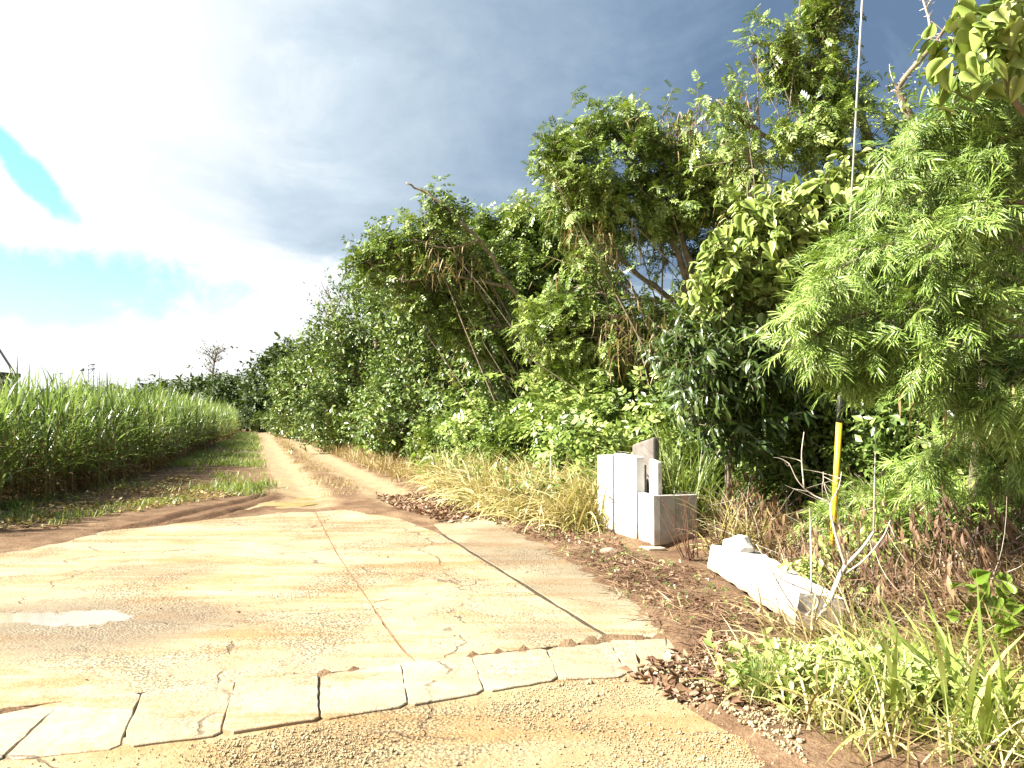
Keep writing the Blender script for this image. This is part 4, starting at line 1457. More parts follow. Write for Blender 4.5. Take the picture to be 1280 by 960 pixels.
def part_leaves(root, base, lobes, n, size, meshes, front=0.6):
    """single large leaves, set on the outside of the crown towards the light"""
    cnt = 0
    tot = sum(l[6] for l in lobes)
    base = np.array(base, float)
    for lb in lobes:
        k = int(round(n * lb[6] / tot))
        px, py, Yl, rx, ry, rd, _ = lb
        c = P(px, py, Yl)
        kk = Yl / FPX
        for _i in range(k):
            d = rdir(1)[0]
            d[1] = -abs(d[1]) * front - 0.15
            d[0] = d[0] - 0.25
            d /= np.linalg.norm(d)
            p = c + d * np.array([rx * kk, rd, ry * kk]) * rng.uniform(0.85, 1.15)
            ld = norm((np.array([0, 0, -0.75]) + d * 0.35 + rng.normal(size=3) * 0.4)[None])
            up = norm((d * 0.75 + np.array(sv) * 0.8 + np.array([0, -0.25, 0]) + rng.normal(size=3) * 0.42)[None])
            Rm = frames(ld, up)[0]
            o = bpy.data.objects.new('leaf', meshes[cnt % len(meshes)])
            col.objects.link(o)
            o.parent = root
            s = size * rng.uniform(0.75, 1.3)
            M = np.eye(4)
            M[:3, :3] = Rm * s
            M[:3, 3] = p - base
            from mathutils import Matrix
            o.matrix_local = Matrix(M.tolist())
            cnt += 1


part_leaves(t8, b8, LOB8, 280, 0.19, hl_me)

# --- lance-leaved evergreen below it
Y = 9.3
b9 = gz((P(905, 610, Y + .3)[0], Y + .3))
make_tree('lance_leaf_tree', 'dark glossy lance-leaved young tree between the concrete box and the hollow', 'tree', b9,
          [([b9, P(915, 520, Y + .2), P(925, 440, Y)], 0.05, 0.015), ([P(912, 540, Y + .2), P(870, 470, Y)], 0.03, 0.01), ([P(915, 530, Y + .2), P(965, 470, Y)], 0.03, 0.01)],
          [(930, 450, Y, 60, 40, 0.6, 26), (870, 470, Y, 38, 45, 0.6, 16), (965, 500, Y + .1, 40, 40, 0.5, 14), (915, 530, Y + .1, 55, 40, 0.6, 20), (845, 440, Y + .2, 22, 40, 0.5, 8)],
          'lance', 0.17, 'leaf_lance', K=8, spc=9, clump=0.26, slen=0.24, droop=0.7, upw=0.5)

# --- near feathery tree at the right edge: long arching boughs with drooping leaves
b10 = gz((4.9, 6.3))
BOUGH = [[(1360, 420, 6.2), (1260, 300, 6.0), (1150, 300, 5.7), (1060, 330, 5.5), (1010, 385, 5.4)], [(1360, 420, 6.2), (1240, 380, 5.9), (1120, 385, 5.6), (1040, 405, 5.5), (1008, 435, 5.5)],
         [(1370, 380, 6.2), (1290, 220, 6.0), (1220, 150, 5.8), (1150, 180, 5.7), (1105, 240, 5.6)], [(1380, 360, 6.3), (1310, 170, 6.0), (1270, 110, 5.8), (1215, 120, 5.7), (1170, 165, 5.7)],
         [(1360, 430, 6.2), (1260, 420, 5.9), (1170, 430, 5.7), (1110, 440, 5.6), (1075, 465, 5.6)], [(1360, 440, 6.2), (1280, 450, 5.8), (1210, 455, 5.6), (1150, 480, 5.5)],
         [(1370, 400, 6.3), (1270, 260, 6.2), (1180, 235, 6.1), (1110, 265, 6.0), (1060, 310, 5.9)], [(1370, 400, 6.4), (1300, 300, 6.4), (1220, 280, 6.4), (1150, 340, 6.3)],
         [(1370, 390, 6.1), (1310, 280, 5.6), (1250, 250, 5.3), (1190, 290, 5.2), (1150, 345, 5.2)], [(1380, 420, 6.0), (1310, 380, 5.5), (1250, 370, 5.3), (1200, 400, 5.2), (1165, 440, 5.2)],
         [(1380, 360, 6.1), (1330, 180, 5.7), (1290, 150, 5.5), (1250, 190, 5.4), (1225, 240, 5.4)], [(1390, 440, 6.0), (1330, 450, 5.6), (1280, 460, 5.4), (1240, 510, 5.3)],
         [(1380, 300, 6.3), (1320, 120, 6.2), (1290, 80, 6.1), (1255, 95, 6.0)], [(1360, 430, 6.4), (1260, 400, 6.5), (1180, 390, 6.6), (1090, 410, 6.6), (1050, 380, 6.6)], [(1390, 470, 6.1), (1330, 520, 5.8), (1290, 560, 5.6)],
         [(1400, 480, 6.6), (1300, 500, 6.6), (1220, 530, 6.5), (1150, 585, 6.4)], [(1400, 500, 6.8), (1320, 540, 6.7), (1250, 590, 6.5)], [(1380, 330, 6.5), (1290, 180, 6.6), (1200, 170, 6.6), (1150, 210, 6.6)],
         [(1400, 300, 6.2), (1340, 110, 6.0), (1310, 50, 5.9), (1270, 40, 5.8)], [(1380, 340, 6.0), (1320, 210, 5.8), (1260, 200, 5.7), (1200, 225, 5.6)], [(1380, 420, 5.9), (1300, 330, 5.6), (1230, 320, 5.4), (1160, 370, 5.3), (1110, 415, 5.3)], [(1370, 410, 6.2), (1250, 340, 6.1), (1140, 325, 6.0), (1060, 350, 5.9), (1025, 395, 5.9)]]
root = thing('feathery_tree', 'near lime green feathery tree spilling over the verge thicket', 'tree', b10)
tb, bb, cbm = MB(), MB(), MB()
tp = smooth_poly([np.array(b10), P(1390, 600, 6.3), P(1365, 430, 6.25), P(1375, 300, 6.3), P(1390, 160, 6.4)], 6)
tb.tube(tp, np.linspace(0.09, 0.03, len(tp)), 8)
for bo_ in BOUGH:
    p = smooth_poly([P(*q) for q in bo_], 7)
    bb.tube(p, np.linspace(0.022, 0.004, len(p)), 5, False)
    tdir = norm(np.gradient(p, axis=0))
    n = 56
    t = rng.uniform(0.22, 1.0, n) ** 0.8 * (len(p) - 1)
    i_ = np.clip(t.astype(int), 0, len(p) - 2)
    org = p[i_] + (p[i_ + 1] - p[i_]) * (t - i_)[:, None] + rng.normal(size=(n, 3)) * np.array([.04, .10, .025])
    d = norm(tdir[i_] * 0.7 + rng.normal(size=(n, 3)) * 0.5 + np.array([-0.25, 0, 0.0]))
    leaves_on(cbm, org, d, rng.uniform(0.10, 0.30, n), 5, LEAF['fine'], 0.135, np.tile([-0.5, -0.2, 0.6], (n, 1)), 0.12, 0.6, 0.6, (bb, 0.004))
tb.build('trunk', 'bark', root, True, b10)
bb.build('branches', 'bark', root, False, b10)
cbm.build('crown', 'leaf_feather_near', root, False, b10)

# --- large-leaved limb and thorny bare limb in the top right corner
Y = 5.0
b11 = gz((5.6, 6.6))
LOB11 = [(1215, 35, Y, 34, 34, 0.3, 6), (1260, 45, Y, 34, 40, 0.3, 7), (1195, 85, Y, 20, 22, 0.2, 3), (1250, 100, Y, 24, 16, 0.2, 2), (1275, 20, Y, 24, 30, 0.3, 3)]
t11 = make_tree('heart_leaf_tree', 'large heart-leaved limb hanging above the lime feathery tree', 'tree', b11,
                [([b11, P(1420, 400, 6.0), P(1330, 230, 5.3), P(1270, 125, 5.05), P(1235, 65, 5.0), P(1205, 20, 5.0)], 0.038, 0.008), ([P(1270, 125, 5.05), P(1255, 90, 5.0), P(1268, 40, 5.0)], 0.02, 0.006)],
                LOB11, 'heart', 0.12, 'leaf_heart', K=4, spc=2, clump=0.16, slen=0.2, droop=0.6, upw=0.35)
part_leaves(t11, b11, LOB11, 46, 0.16, hl_me)
Y = 6.4
b12 = gz((4.35, 7.4))
r12 = thing('thorny_tree', 'crooked bare thorny limb against the sky beside the large-leaved limb', 'tree', b12)
m_ = MB()
L12 = [np.array(b12), P(1230, 420, 7.0), P(1160, 200, 6.5), P(1128, 125, Y), P(1124, 108, Y), P(1150, 75, Y), P(1168, 55, Y), P(1186, 28, Y)]
p12 = smooth_poly(L12, 6)
m_.tube(p12, np.concatenate([np.linspace(0.06, 0.03, 18), np.linspace(0.03, 0.012, len(p12) - 18)]), 7)
m_.build('trunk', 'bark', r12, True, b12)
m_ = MB()
fork = smooth_poly([P(1162, 62, Y), P(1162, 30, Y), P(1157, 10, Y), P(1148, -20, Y)], 5)
m_.tube(fork, np.linspace(0.013, 0.007, len(fork)), 5)
for a, b, c in (((1160, 25), (1180, 35), (1190, 55)), ((1190, 55), (1210, 62), (1235, 72)), ((1196, 52), (1205, 40), (1222, 55)), ((1198, 50), (1198, 20), (1199, -10)), ((1128, 120), (1110, 95), (1112, 80)), ((1165, 62), (1185, 55), (1200, 60)), ((1157, 10), (1165, -2), (1172, -12))):
    m_.tube(bez(P(*a, Y), P(*b, Y), P(*c, Y), 6), np.linspace(0.007, 0.003, 6), 4)
for i in range(60):
    src = p12[18:] if i % 2 else fork
    a = src[rng.integers(0, len(src))]
    e = a + rdir(1)[0] * rng.uniform(0.05, 0.12)
    m_.tube([a, (a + e) / 2 + rng.normal(size=3) * .01, e], [0.004, 0.003, 0.0015], 3, False)
m_.build('branches', 'bark_pale', r12, False, b12)
m_ = MB()
tw = p12[14:24]
o_ = tw[rng.integers(0, len(tw), 90)] + rng.normal(size=(90, 3)) * 0.14
leaves_on(m_, o_, rdir(90), np.full(90, 0.12), 3, LEAF['simple'], 0.05, rdir(90))
m_.build('crown', 'leaf_shrub', r12, False, b12)

# ------------------------------------------------------------------ understory and back rows (copies of a few plants)
def make_bush(name, label, cat, leaf, lsize, mat, r, h, nc, spc, K, group, twigs=False, droop=0.25, stems=5, upw=0.6):
    root = thing(name, label, cat, (0, 0, -60), group)
    sb, cr = MB(), MB()
    for i in range(stems):
        a = i * 2 * np.pi / stems + rng.uniform(0, 1)
        e = np.array([math.cos(a) * r * 0.6, math.sin(a) * r * 0.6, h * rng.uniform(0.6, 0.95)])
        sb.tube(bez(np.array([math.cos(a) * .1, math.sin(a) * .1, -0.1]), np.array([e[0] * .3, e[1] * .3, h * .5]), e, 7), np.linspace(0.012 + 0.012 * h, 0.006, 7), 5)
    d = rdir(nc)
    rr = np.where(rng.random(nc) < 0.75, rng.uniform(0.65, 1.0, nc), rng.uniform(0.2, 0.65, nc))
    cs = d * rr[:, None] * np.array([r, r, h * 0.52]) + np.array([0, 0, h * 0.5])
    cs[:, 2] = np.maximum(cs[:, 2], 0.08)
    n = nc * spc
    ci = np.repeat(np.arange(nc), spc)
    org = cs[ci] + rng.normal(size=(n, 3)) * r * 0.13
    org[:, 2] = np.maximum(org[:, 2], 0.05)
    dirs = norm(d[ci] * 0.7 + rng.normal(size=(n, 3)) * 0.6 + np.array([0, 0, 0.2]))
    leaves_on(cr, org, dirs, lsize * 2.2 * rng.uniform(0.6, 1.3, n), K, LEAF[leaf], lsize, d[ci], droop, 0.8, upw)
    sb.build('stems', 'bark', root, True)
    cr.build('foliage', mat, root)
    return root


bushA = make_bush('shrub', 'broad-leaved green shrub at the foot of the wood', 'shrub', 'simple', 0.13, 'leaf_shrub', 1.1, 1.9, 60, 12, 7, 'shrubs along the foot of the wood')
bushB = make_bush('shrub', 'feathery green shrub at the foot of the wood', 'shrub', 'feather5', 0.26, 'leaf_feather', 1.1, 2.0, 36, 8, 6, 'feathery shrubs at the foot of the wood')
bushC = make_bush('shrub', 'dark broad-leaved shrub filling the shade of the wood', 'shrub', 'simple', 0.16, 'leaf_broad', 1.5, 3.2, 80, 13, 7, 'dark shrubs within the wood')
backT = make_bush('broadleaf_tree', 'one of the dark trees deeper in the wood', 'tree', 'simple', 0.24, 'leaf_broad', 2.5, 6.0, 110, 12, 7, 'trees deeper in the wood', stems=4)


def place(proto, spots, labels=None):
    used = False
    for i_, (x, y, s) in enumerate(spots):
        z = float(ground_z(np.array([x]), np.array([y]))[0]) - 0.03
        rz = rng.uniform(0, 6.28)
        if not used:
            proto.location = (x, y, z)
            proto.rotation_euler = (0, 0, rz)
            proto.scale = (s, s, s)
            used = True
            if labels:
                proto['label'] = labels[0]
        else:
            dup(proto, (x, y, z), rz, s, labels[i_] if labels else None)


def xy(px, Y):
    return (px - 640) / FPX * Y


place(bushA, [(xy(365, 52), 52, 1.1), (xy(392, 42), 42, 1.0), (xy(420, 36), 36, 1.0), (xy(450, 31), 31, 1.0), (xy(485, 28), 28, 0.95), (xy(520, 24.5), 24.5, 0.9),
              (xy(560, 21), 21, 0.9), (xy(600, 19.5), 19.5, 0.85), (xy(650, 17.5), 17.5, 0.8), (xy(545, 26), 26, 1.2), (xy(700, 16), 16, 0.75), (xy(475, 34), 34, 1.3), (xy(780, 13.5), 13.5, 0.65),
              (xy(345, 66), 66, 1.0), (xy(330, 72), 72, 1.1)])
place(bushB, [(xy(630, 18), 18, 0.9), (xy(690, 15.2), 15.2, 0.85), (xy(745, 13.6), 13.6, 0.8), (xy(790, 12.8), 12.8, 0.85), (xy(720, 17), 17, 1.1), (xy(585, 20), 20, 0.8), (xy(660, 15.9), 15.9, 0.6)],
      ['feathery shrub beneath the leaning feathery tree', 'feathery shrub behind the middle of the straw grass bank', 'feathery shrub just left of the white concrete box', 'feathery shrub directly behind the white concrete box',
       'tall feathery shrub under the arching feathery tree', 'feathery shrub where the straw bank meets the track verge', 'smallest feathery shrub poking out of the straw grass bank'])
place(bushC, [(xy(600, 23), 23, 1.1), (xy(670, 20), 20, 1.1), (xy(740, 18.5), 18.5, 1.1), (xy(800, 17), 17, 1.1), (xy(860, 15), 15, 0.9), (xy(930, 12.5), 12.5, 0.85), (xy(1000, 11.6), 11.6, 0.8),
              (xy(1080, 10.4), 10.4, 0.8), (xy(1160, 9.6), 9.6, 0.85), (xy(1240, 9.0), 9.0, 0.8), (xy(1120, 12), 12, 1.1), (xy(1220, 11), 11, 1.1), (xy(980, 14), 14, 1.0), (xy(1300, 8.0), 8.0, 0.9), (xy(520, 28), 28, 1.3), (xy(1040, 9.7), 9.7, 0.55), (xy(1110, 9.2), 9.2, 0.6), (xy(985, 10.4), 10.4, 0.55)])
place(backT, [(xy(640, 27), 27, 0.95), (xy(720, 24), 24, 0.85), (xy(560, 32), 32, 1.0), (xy(500, 38), 38, 1.0), (xy(440, 46), 46, 0.95), (xy(920, 19), 19, 0.85), (xy(1010, 16.5), 16.5, 0.85),
              (xy(1100, 15), 15, 0.9), (xy(1190, 13.5), 13.5, 0.9), (xy(1290, 12), 12, 0.9), (xy(1380, 10), 10, 0.85), (xy(880, 24), 24, 0.75), (xy(1150, 19), 19, 1.0)])

# big arum-like leaves by the track
tv, tf = T_heart()
ta = MB(); ta.add(tv * np.array([1.05, 1, 1.2]), tf)
taro_me = ta.mesh('leaf', 'leaf_taro')
from mathutils import Matrix
for (px, py, s) in ((462, 574, 1.0), (480, 577, 1.1), (500, 582, 1.0), (525, 596, 0.85), (548, 604, 0.8)):
    g_ = gz(G2(px, py))
    rt = thing('elephant_ear_plant', 'lime green elephant ear plant with upright heart leaves at the wood edge', 'plant', g_, 'elephant ear plants along the track')
    for k in range(6):
        a = rng.uniform(0, 6.28)
        hgt = rng.uniform(0.35, 0.75) * s
        tip = np.array([math.cos(a) * 0.28 * s, math.sin(a) * 0.28 * s, hgt])
        m_ = MB(); m_.tube(bez(np.zeros(3), np.array([tip[0] * .3, tip[1] * .3, hgt * .7]), tip, 5), np.linspace(0.014, 0.008, 5), 5)
        m_.build('leaf_stem', 'leaf_taro', rt)
        ld = norm((np.array([math.cos(a), math.sin(a), -0.45 + rng.normal() * 0.3]))[None])
        up = norm((np.array([-0.5, -0.3, 0.8]) + rng.normal(size=3) * 0.2)[None])
        M = np.eye(4); M[:3, :3] = frames(ld, up)[0] * 0.55 * s * rng.uniform(0.7, 1.15); M[:3, 3] = tip
        o = bpy.data.objects.new('leaf', taro_me); col.objects.link(o); o.parent = rt
        o.matrix_local = Matrix(M.tolist())

# ------------------------------------------------------------------ sugar cane
cane_protos = []


def cane_meshes(h, lod):
    st, gl, dl = MB(), MB(), MB()
    lean = rng.normal(size=2) * 0.08
    pts = np.array([[0, 0, -0.05], [lean[0] * .3, lean[1] * .3, h * .35], [lean[0], lean[1], h * .72]])
    sp = smooth_poly(pts, 3)
    st.tube(sp, np.linspace(0.017, 0.010, len(sp)), 5, False)
    def at_h(z):
        return np.stack([np.interp(z, sp[:, 2], sp[:, i]) for i in range(3)], 1)
    n = 16 if lod else 9
    z = np.linspace(h * 0.12, h * 0.74, n)
    k = np.linspace(0, 1, n)
    a = np.arange(n) * math.pi + rng.uniform(0, 6) + rng.normal(size=n) * 0.5
    blades(gl, at_h(z), rng.uniform(0.75, 1.1, n) * h / 2.1 * (1.0 - 0.25 * k), np.full(n, 0.036), 0.45 - 0.38 * k + rng.normal(size=n) * .08, 1.35 - 0.85 * k + rng.normal(size=n) * .45, a, 6 if lod else 4)
    nd = 9 if lod else 5
    z = rng.uniform(h * 0.06, h * 0.40, nd)
    blades(dl, at_h(z), rng.uniform(0.5, 0.9, nd), np.full(nd, 0.03), rng.uniform(0.5, 1.1, nd), rng.uniform(1.2, 2.3, nd), rng.uniform(0, 6.28, nd), 5 if lod else 3)
    return st, gl, dl


GR = 'cane stalks along the front edge of the field'
for i in range(8):
    st, gl, dl = cane_meshes(rng.uniform(2.0, 2.4), True)
    rt = thing('sugar_cane', 'green sugar cane stalk with arching blades on the field edge', 'sugar cane', (0, 0, -60), GR)
    st.build('stalk', 'cane_stalk', rt, True)
    gl.build('foliage', 'cane_leaf', rt)
    dl.build('dead_leaves', 'cane_dead', rt)
    cane_protos.append([rt, False])
spots = []
yy = 9.5
while len(spots) < 290:
    x = cane_x(yy) - abs(rng.normal()) * 0.5 - 0.05
    spots.append((x, yy, rng.uniform(0.74, 1.14)))
    yy += rng.uniform(0.05, 0.16) * (0.7 + yy / 26)
for i, (x, y, s) in enumerate(spots):
    pr = cane_protos[i % 8]
    z = float(ground_z(np.array([x]), np.array([y]))[0])
    if not pr[1]:
        pr[0].location = (x, y, z); pr[0].rotation_euler = (0, 0, rng.uniform(0, 6.28)); pr[0].scale = (s, s, s); pr[1] = True
    else:
        dup(pr[0], (x, y, z), rng.uniform(0, 6.28), s)
print('cane individuals to Y', yy)

# the rest of the field as one mass
tmpl = [cane_meshes(rng.uniform(1.9, 2.3), False) for _ in range(8)]
def pack(mb):
    return np.concatenate(mb.v), [f for f in mb.f]
FG_, FD_ = MB(), MB()
Ys = np.concatenate([rng.uniform(9, 40, 2600), rng.uniform(30, 85, 1700)])
Xs = cane_x(Ys) - 0.4 - rng.exponential(2.2, len(Ys)) - (Ys > 40) * 0.0
for k in range(8):
    sel = np.arange(len(Ys)) % 8 == k
    n = sel.sum()
    loc = np.column_stack([Xs[sel], Ys[sel], np.zeros(n)])
    a = rng.uniform(0, 6.28, n)
    Rm = np.zeros((n, 3, 3)); Rm[:, 0, 0] = np.cos(a); Rm[:, 0, 1] = -np.sin(a); Rm[:, 1, 0] = np.sin(a); Rm[:, 1, 1] = np.cos(a); Rm[:, 2, 2] = 1
    s = rng.uniform(0.78, 1.16, n)
    FG_.inst(pack(tmpl[k][1]), loc, Rm, s)
    FD_.inst(pack(tmpl[k][2]), loc, Rm, s)
tag(FG_.build('sugar_cane_field', 'cane_leaf'), kind='stuff')
tag(FD_.build('dead_cane_leaves', 'cane_dead'), kind='stuff')


# ------------------------------------------------------------------ grasses
def grass(name, xyp, lmin, lmax, wmin, wmax, lean, curve, mat, segs=4, azc=None, azs=None, zoff=0.0):
    n = len(xyp)
    z = ground_z(xyp[:, 0], xyp[:, 1]) + zoff
    mb = MB()
    a = rng.uniform(0, 6.28, n) if azc is None else azc + rng.normal(size=n) * azs
    blades(mb, np.column_stack([xyp, z - 0.01]), rng.uniform(lmin, lmax, n), rng.uniform(wmin, wmax, n), np.abs(rng.normal(size=n)) * lean, rng.uniform(0.2, 1.0, n) * curve, a, segs)
    return tag(mb.build(name, mat), kind='stuff')


def tufts(poly, nt, per, r, dens=None):
    c = scatter(poly, nt, dens)
    return np.repeat(c, per, 0) + rng.normal(size=(nt * per, 2)) * r


# straw-coloured grass bank left of the box
bank = [G2(548, 612), G2(600, 642), G2(660, 655), G2(748, 668), (2.0, 11.4), (1.0, 14.2), (-0.9, 17.0), (-2.2, 19.0)]
grass('bank_grass', tufts(bank, 430, 24, 0.14), 0.35, 1.2, 0.012, 0.034, 0.6, 2.5, 'grass_mixed', 6, R(-115), 2.2)
grass('bank_grass', tufts(bank, 120, 24, 0.10), 0.4, 1.0, 0.012, 0.026, 0.7, 2.4, 'grass_dry', 5, R(-115), 1.8)
q = tufts(bank, 70, 6, 0.16)
cm = MB()
leaves_on(cm, np.column_stack([q, ground_z(q[:, 0], q[:, 1]) + rng.uniform(0.1, 0.75, len(q))]), norm(rdir(len(q)) + np.array([0, -0.2, 0.3])), np.full(len(q), 0.2), 6, LEAF['simple'], 0.085, np.tile([-0.4, -0.4, 0.6], (len(q), 1)), 0.2, 0.9, 0.8)
tag(cm.build('creepers', 'leaf_shrub'), kind='stuff')
# straw strip along the right side of the track
strip = [(road_x(y) + 1.55, y) for y in (17, 22, 30, 40, 55, 70)] + [(road_x(y) + 3.4, y) for y in (70, 55, 40, 30, 22, 17.5)]
grass('verge_straw', tufts(strip, 900, 14, 0.14), 0.3, 0.7, 0.014, 0.03, 0.4, 1.2, 'grass_dry', 3)
grass('verge_grass', tufts([(road_x(y) + 2.6, y) for y in (45, 60, 80)] + [(road_x(y) + 4.8, y) for y in (80, 60, 45)], 160, 16, 0.2), 0.6, 1.2, 0.03, 0.05, 0.3, 0.9, 'grass_lime', 3)
# thin brown grass along the crown of the track
mid = [(road_x(y) - 0.42, y) for y in (14.5, 20, 30, 45, 60)] + [(road_x(y) + 0.42, y) for y in (60, 45, 30, 20, 15)]
grass('track_grass', tufts(mid, 420, 12, 0.10, lambda x, y: np.clip(2.4 * (vnoise(x, y, 0.9, 31) - 0.3), 0.05, 1)), 0.06, 0.20, 0.006, 0.014, 0.6, 1.0, 'grass_dry', 3)
# green verge between the track and the cane
lv = [(road_x(y) - 1.5, y) for y in (14.5, 18, 24, 35, 50, 66)] + [(cane_x(y) + 0.1, y) for y in (66, 50, 35, 24, 18, 15.5)]
grass('verge_grass', tufts(lv, 1150, 14, 0.16, lambda x, y: np.clip(4.0 * (vnoise(x, y, 0.6, 33) - 0.45), 0.02, 1) * np.clip((y - 10) / 10, 0.4, 1)), 0.10, 0.34, 0.010, 0.022, 0.5, 1.2, 'grass_green', 3)
lv2 = [(-8.3, 8.8), (-6.2, 10.8), (-5.6, 14.0), (-6.5, 16), (-8.6, 16), (-8.1, 12)]
grass('verge_grass', tufts(lv2, 110, 16, 0.12, lambda x, y: np.clip(3.0 * (vnoise(x, y, 0.8, 35) - 0.45), 0.0, 1)), 0.06, 0.22, 0.008, 0.016, 0.5, 1.2, 'grass_green', 3)

# tall green grass clump right of the box
def grass_clump(name, label, x, y, n, l0, l1, w, mat, r, lean=0.35, curve=1.5, group=None):
    zg = float(ground_z(np.array([x]), np.array([y]))[0])
    mb = MB()
    q = rng.normal(size=(n, 2)) * r
    blades(mb, np.column_stack([q, np.full(n, -0.02)]), rng.uniform(l0, l1, n), rng.uniform(w * .6, w, n), np.abs(rng.normal(size=n)) * lean, rng.uniform(0.3, 1, n) * curve, rng.uniform(0, 6.28, n), 6)
    o = mb.build(name, mat)
    o.location = (x, y, zg)
    return tag(o, label, 'grass clump', group)


grass_clump('grass_clump', 'tall upright green grass clump directly right of the concrete box', xy(868, 9.9), 9.9, 220, 0.9, 1.65, 0.022, 'grass_green', 0.24)
grass_clump('grass_clump', 'tall green grass clump tangled under the lance-leaved tree', xy(838, 10.6), 10.6, 220, 0.9, 1.75, 0.022, 'grass_green', 0.26)
grass_clump('grass_clump', 'arching grass clump with brown base beside the toppled beam', xy(925, 8.6), 8.6, 160, 0.6, 1.1, 0.020, 'grass_mixed', 0.16, 0.5, 1.9)
grass_clump('grass_clump', 'brown withered grass clump hanging beside the toppled beam', xy(915, 8.35), 8.35, 120, 0.5, 0.9, 0.018, 'grass_brown', 0.14, 0.5, 2.2)
grass_clump('grass_clump', 'fine bright green grass tuft at the edge of the gravel', *G2(955, 885), 170, 0.15, 0.36, 0.007, 'grass_green', 0.035, 0.3, 0.6)
grass_clump('grass_clump', 'small rounded green grass tuft on bare earth below the cane', *G2(20, 640), 700, 0.10, 0.26, 0.008, 'grass_green', 0.12, 0.5, 1.0)

grass_clump('grass_clump', 'withered brown grass clump hiding the foot of the yellow guard tube', xy(1045, 7.2), 7.2, 190, 0.55, 1.15, 0.016, 'grass_brown', 0.16, 0.4, 1.8)

# foreground verge, right
fgp = [G2(885, 848), G2(960, 846), G2(1060, 836), G2(1120, 806), (4.6, 5.4), (4.4, 3.0), (2.9, 2.4), G2(1060, 950), G2(950, 885)]
dn = lambda x, y: np.clip(0.25 + 1.1 * (vnoise(x, y, 1.6, 41) - 0.2), 0.05, 1)
grass('foreground_grass', tufts(fgp, 330, 14, 0.08, dn), 0.20, 0.52, 0.007, 0.018, 0.65, 2.0, 'grass_mixed', 5)
grass('foreground_grass', tufts(fgp, 150, 15, 0.06, dn), 0.18, 0.48, 0.006, 0.012, 0.4, 1.3, 'grass_green', 5)
lay_ = [G2(930, 840), G2(1020, 826), G2(1120, 780), (4.7, 5.6), (4.6, 4.6), (2.4, 4.9)]
grass('foreground_grass', tufts(lay_, 170, 15, 0.08), 0.4, 0.9, 0.006, 0.013, 0.9, 1.6, 'grass_dry', 5, R(-90), 0.9)
# broad-bladed clumps
for px, py, n, lab in ((1235, 935, 34, 'broad-bladed lime grass clump arching at the verge corner'), (1190, 885, 26, 'tall broad-bladed lime grass clump in the verge'), (1265, 880, 26, 'broad lime grass clump beside the dry thicket'), (1130, 915, 18, 'low broad-bladed lime grass clump near the gravel edge')):
    grass_clump('grass_clump', lab, *G2(px, py), n, 0.45, 0.85, 0.034, 'grass_lime', 0.10, 0.5, 1.3)
# low leafy weeds in the verge
wd = MB()
q = tufts([G2(900, 862), G2(1010, 850), G2(1200, 850), G2(1230, 900), G2(1000, 900), G2(930, 885)], 55, 7, 0.06)
z = ground_z(q[:, 0], q[:, 1]) + rng.uniform(0.02, 0.16, len(q))
leaves_on(wd, np.column_stack([q, z]), norm(rdir(len(q)) + np.array([0, 0, 0.7])), np.full(len(q), 0.10), 5, LEAF['broad'], 0.065, rdir(len(q)) * 0.2, 0.1, 0.9, 1.0)
tag(wd.build('leafy_weeds', 'leaf_heart'), kind='stuff')

# dry brown thicket on the right
th = [G2(895, 672), (2.6, 6.2), (3.0, 5.3), (4.9, 5.3), (6.0, 7.5), (4.2, 9.4), (2.9, 9.4)]
grass('dry_thicket', tufts(th, 330, 22, 0.13), 0.35, 1.15, 0.006, 0.016, 0.6, 2.3, 'grass_brown', 5)
grass('dry_thicket', tufts(th, 80, 16, 0.12), 0.4, 0.95, 0.006, 0.015, 0.5, 1.8, 'grass_mixed', 5)
mb = MB()
q = scatter(th, 420)
zz = ground_z(q[:, 0], q[:, 1])
for (x, y), z in zip(q, zz):
    a = np.array([x, y, z + rng.uniform(0, 0.5)])
    e = a + np.array([rng.normal() * 0.45, rng.normal() * 0.35, rng.uniform(-0.1, 0.6)])
    mb.tube(bez(a, (a + e) / 2 + rng.normal(size=3) * 0.12, e, 6), np.linspace(0.004, 0.0018, 6), 3, False)
tag(mb.build('dry_twigs', 'bark_pale'), kind='stuff')
mb = MB()
for k in range(90):
    x, y = scatter([(2.9, 6.6), (3.3, 5.9), (4.9, 5.8), (5.6, 7.6), (3.6, 7.8)], 1)[0]
    z = float(ground_z(np.array([x]), np.array([y]))[0])
    a = np.array([x, y, z])
    e = a + np.array([rng.normal() * 0.3, rng.normal() * 0.2, rng.uniform(0.5, 1.25)])
    mb.tube(bez(a, (a + e) / 2 + rng.normal(size=3) * 0.12, e, 7), np.linspace(0.006, 0.002, 7), 4, False)
tag(mb.build('dry_stems', 'pod'), kind='stuff')
# withered leaves hanging in it
dlm = MB()
q = scatter(th, 1500)
z = ground_z(q[:, 0], q[:, 1]) + rng.uniform(0.02, 0.95, len(q))
leaves_on(dlm, np.column_stack([q, z]), norm(rdir(len(q)) * 0.5 + np.array([0, 0, -1.0])), np.full(len(q), 0.12), 3, LEAF['lance'], 0.13, rdir(len(q)), 0.8, 0.4)
tag(dlm.build('withered_leaves', 'grass_brown'), kind='stuff')
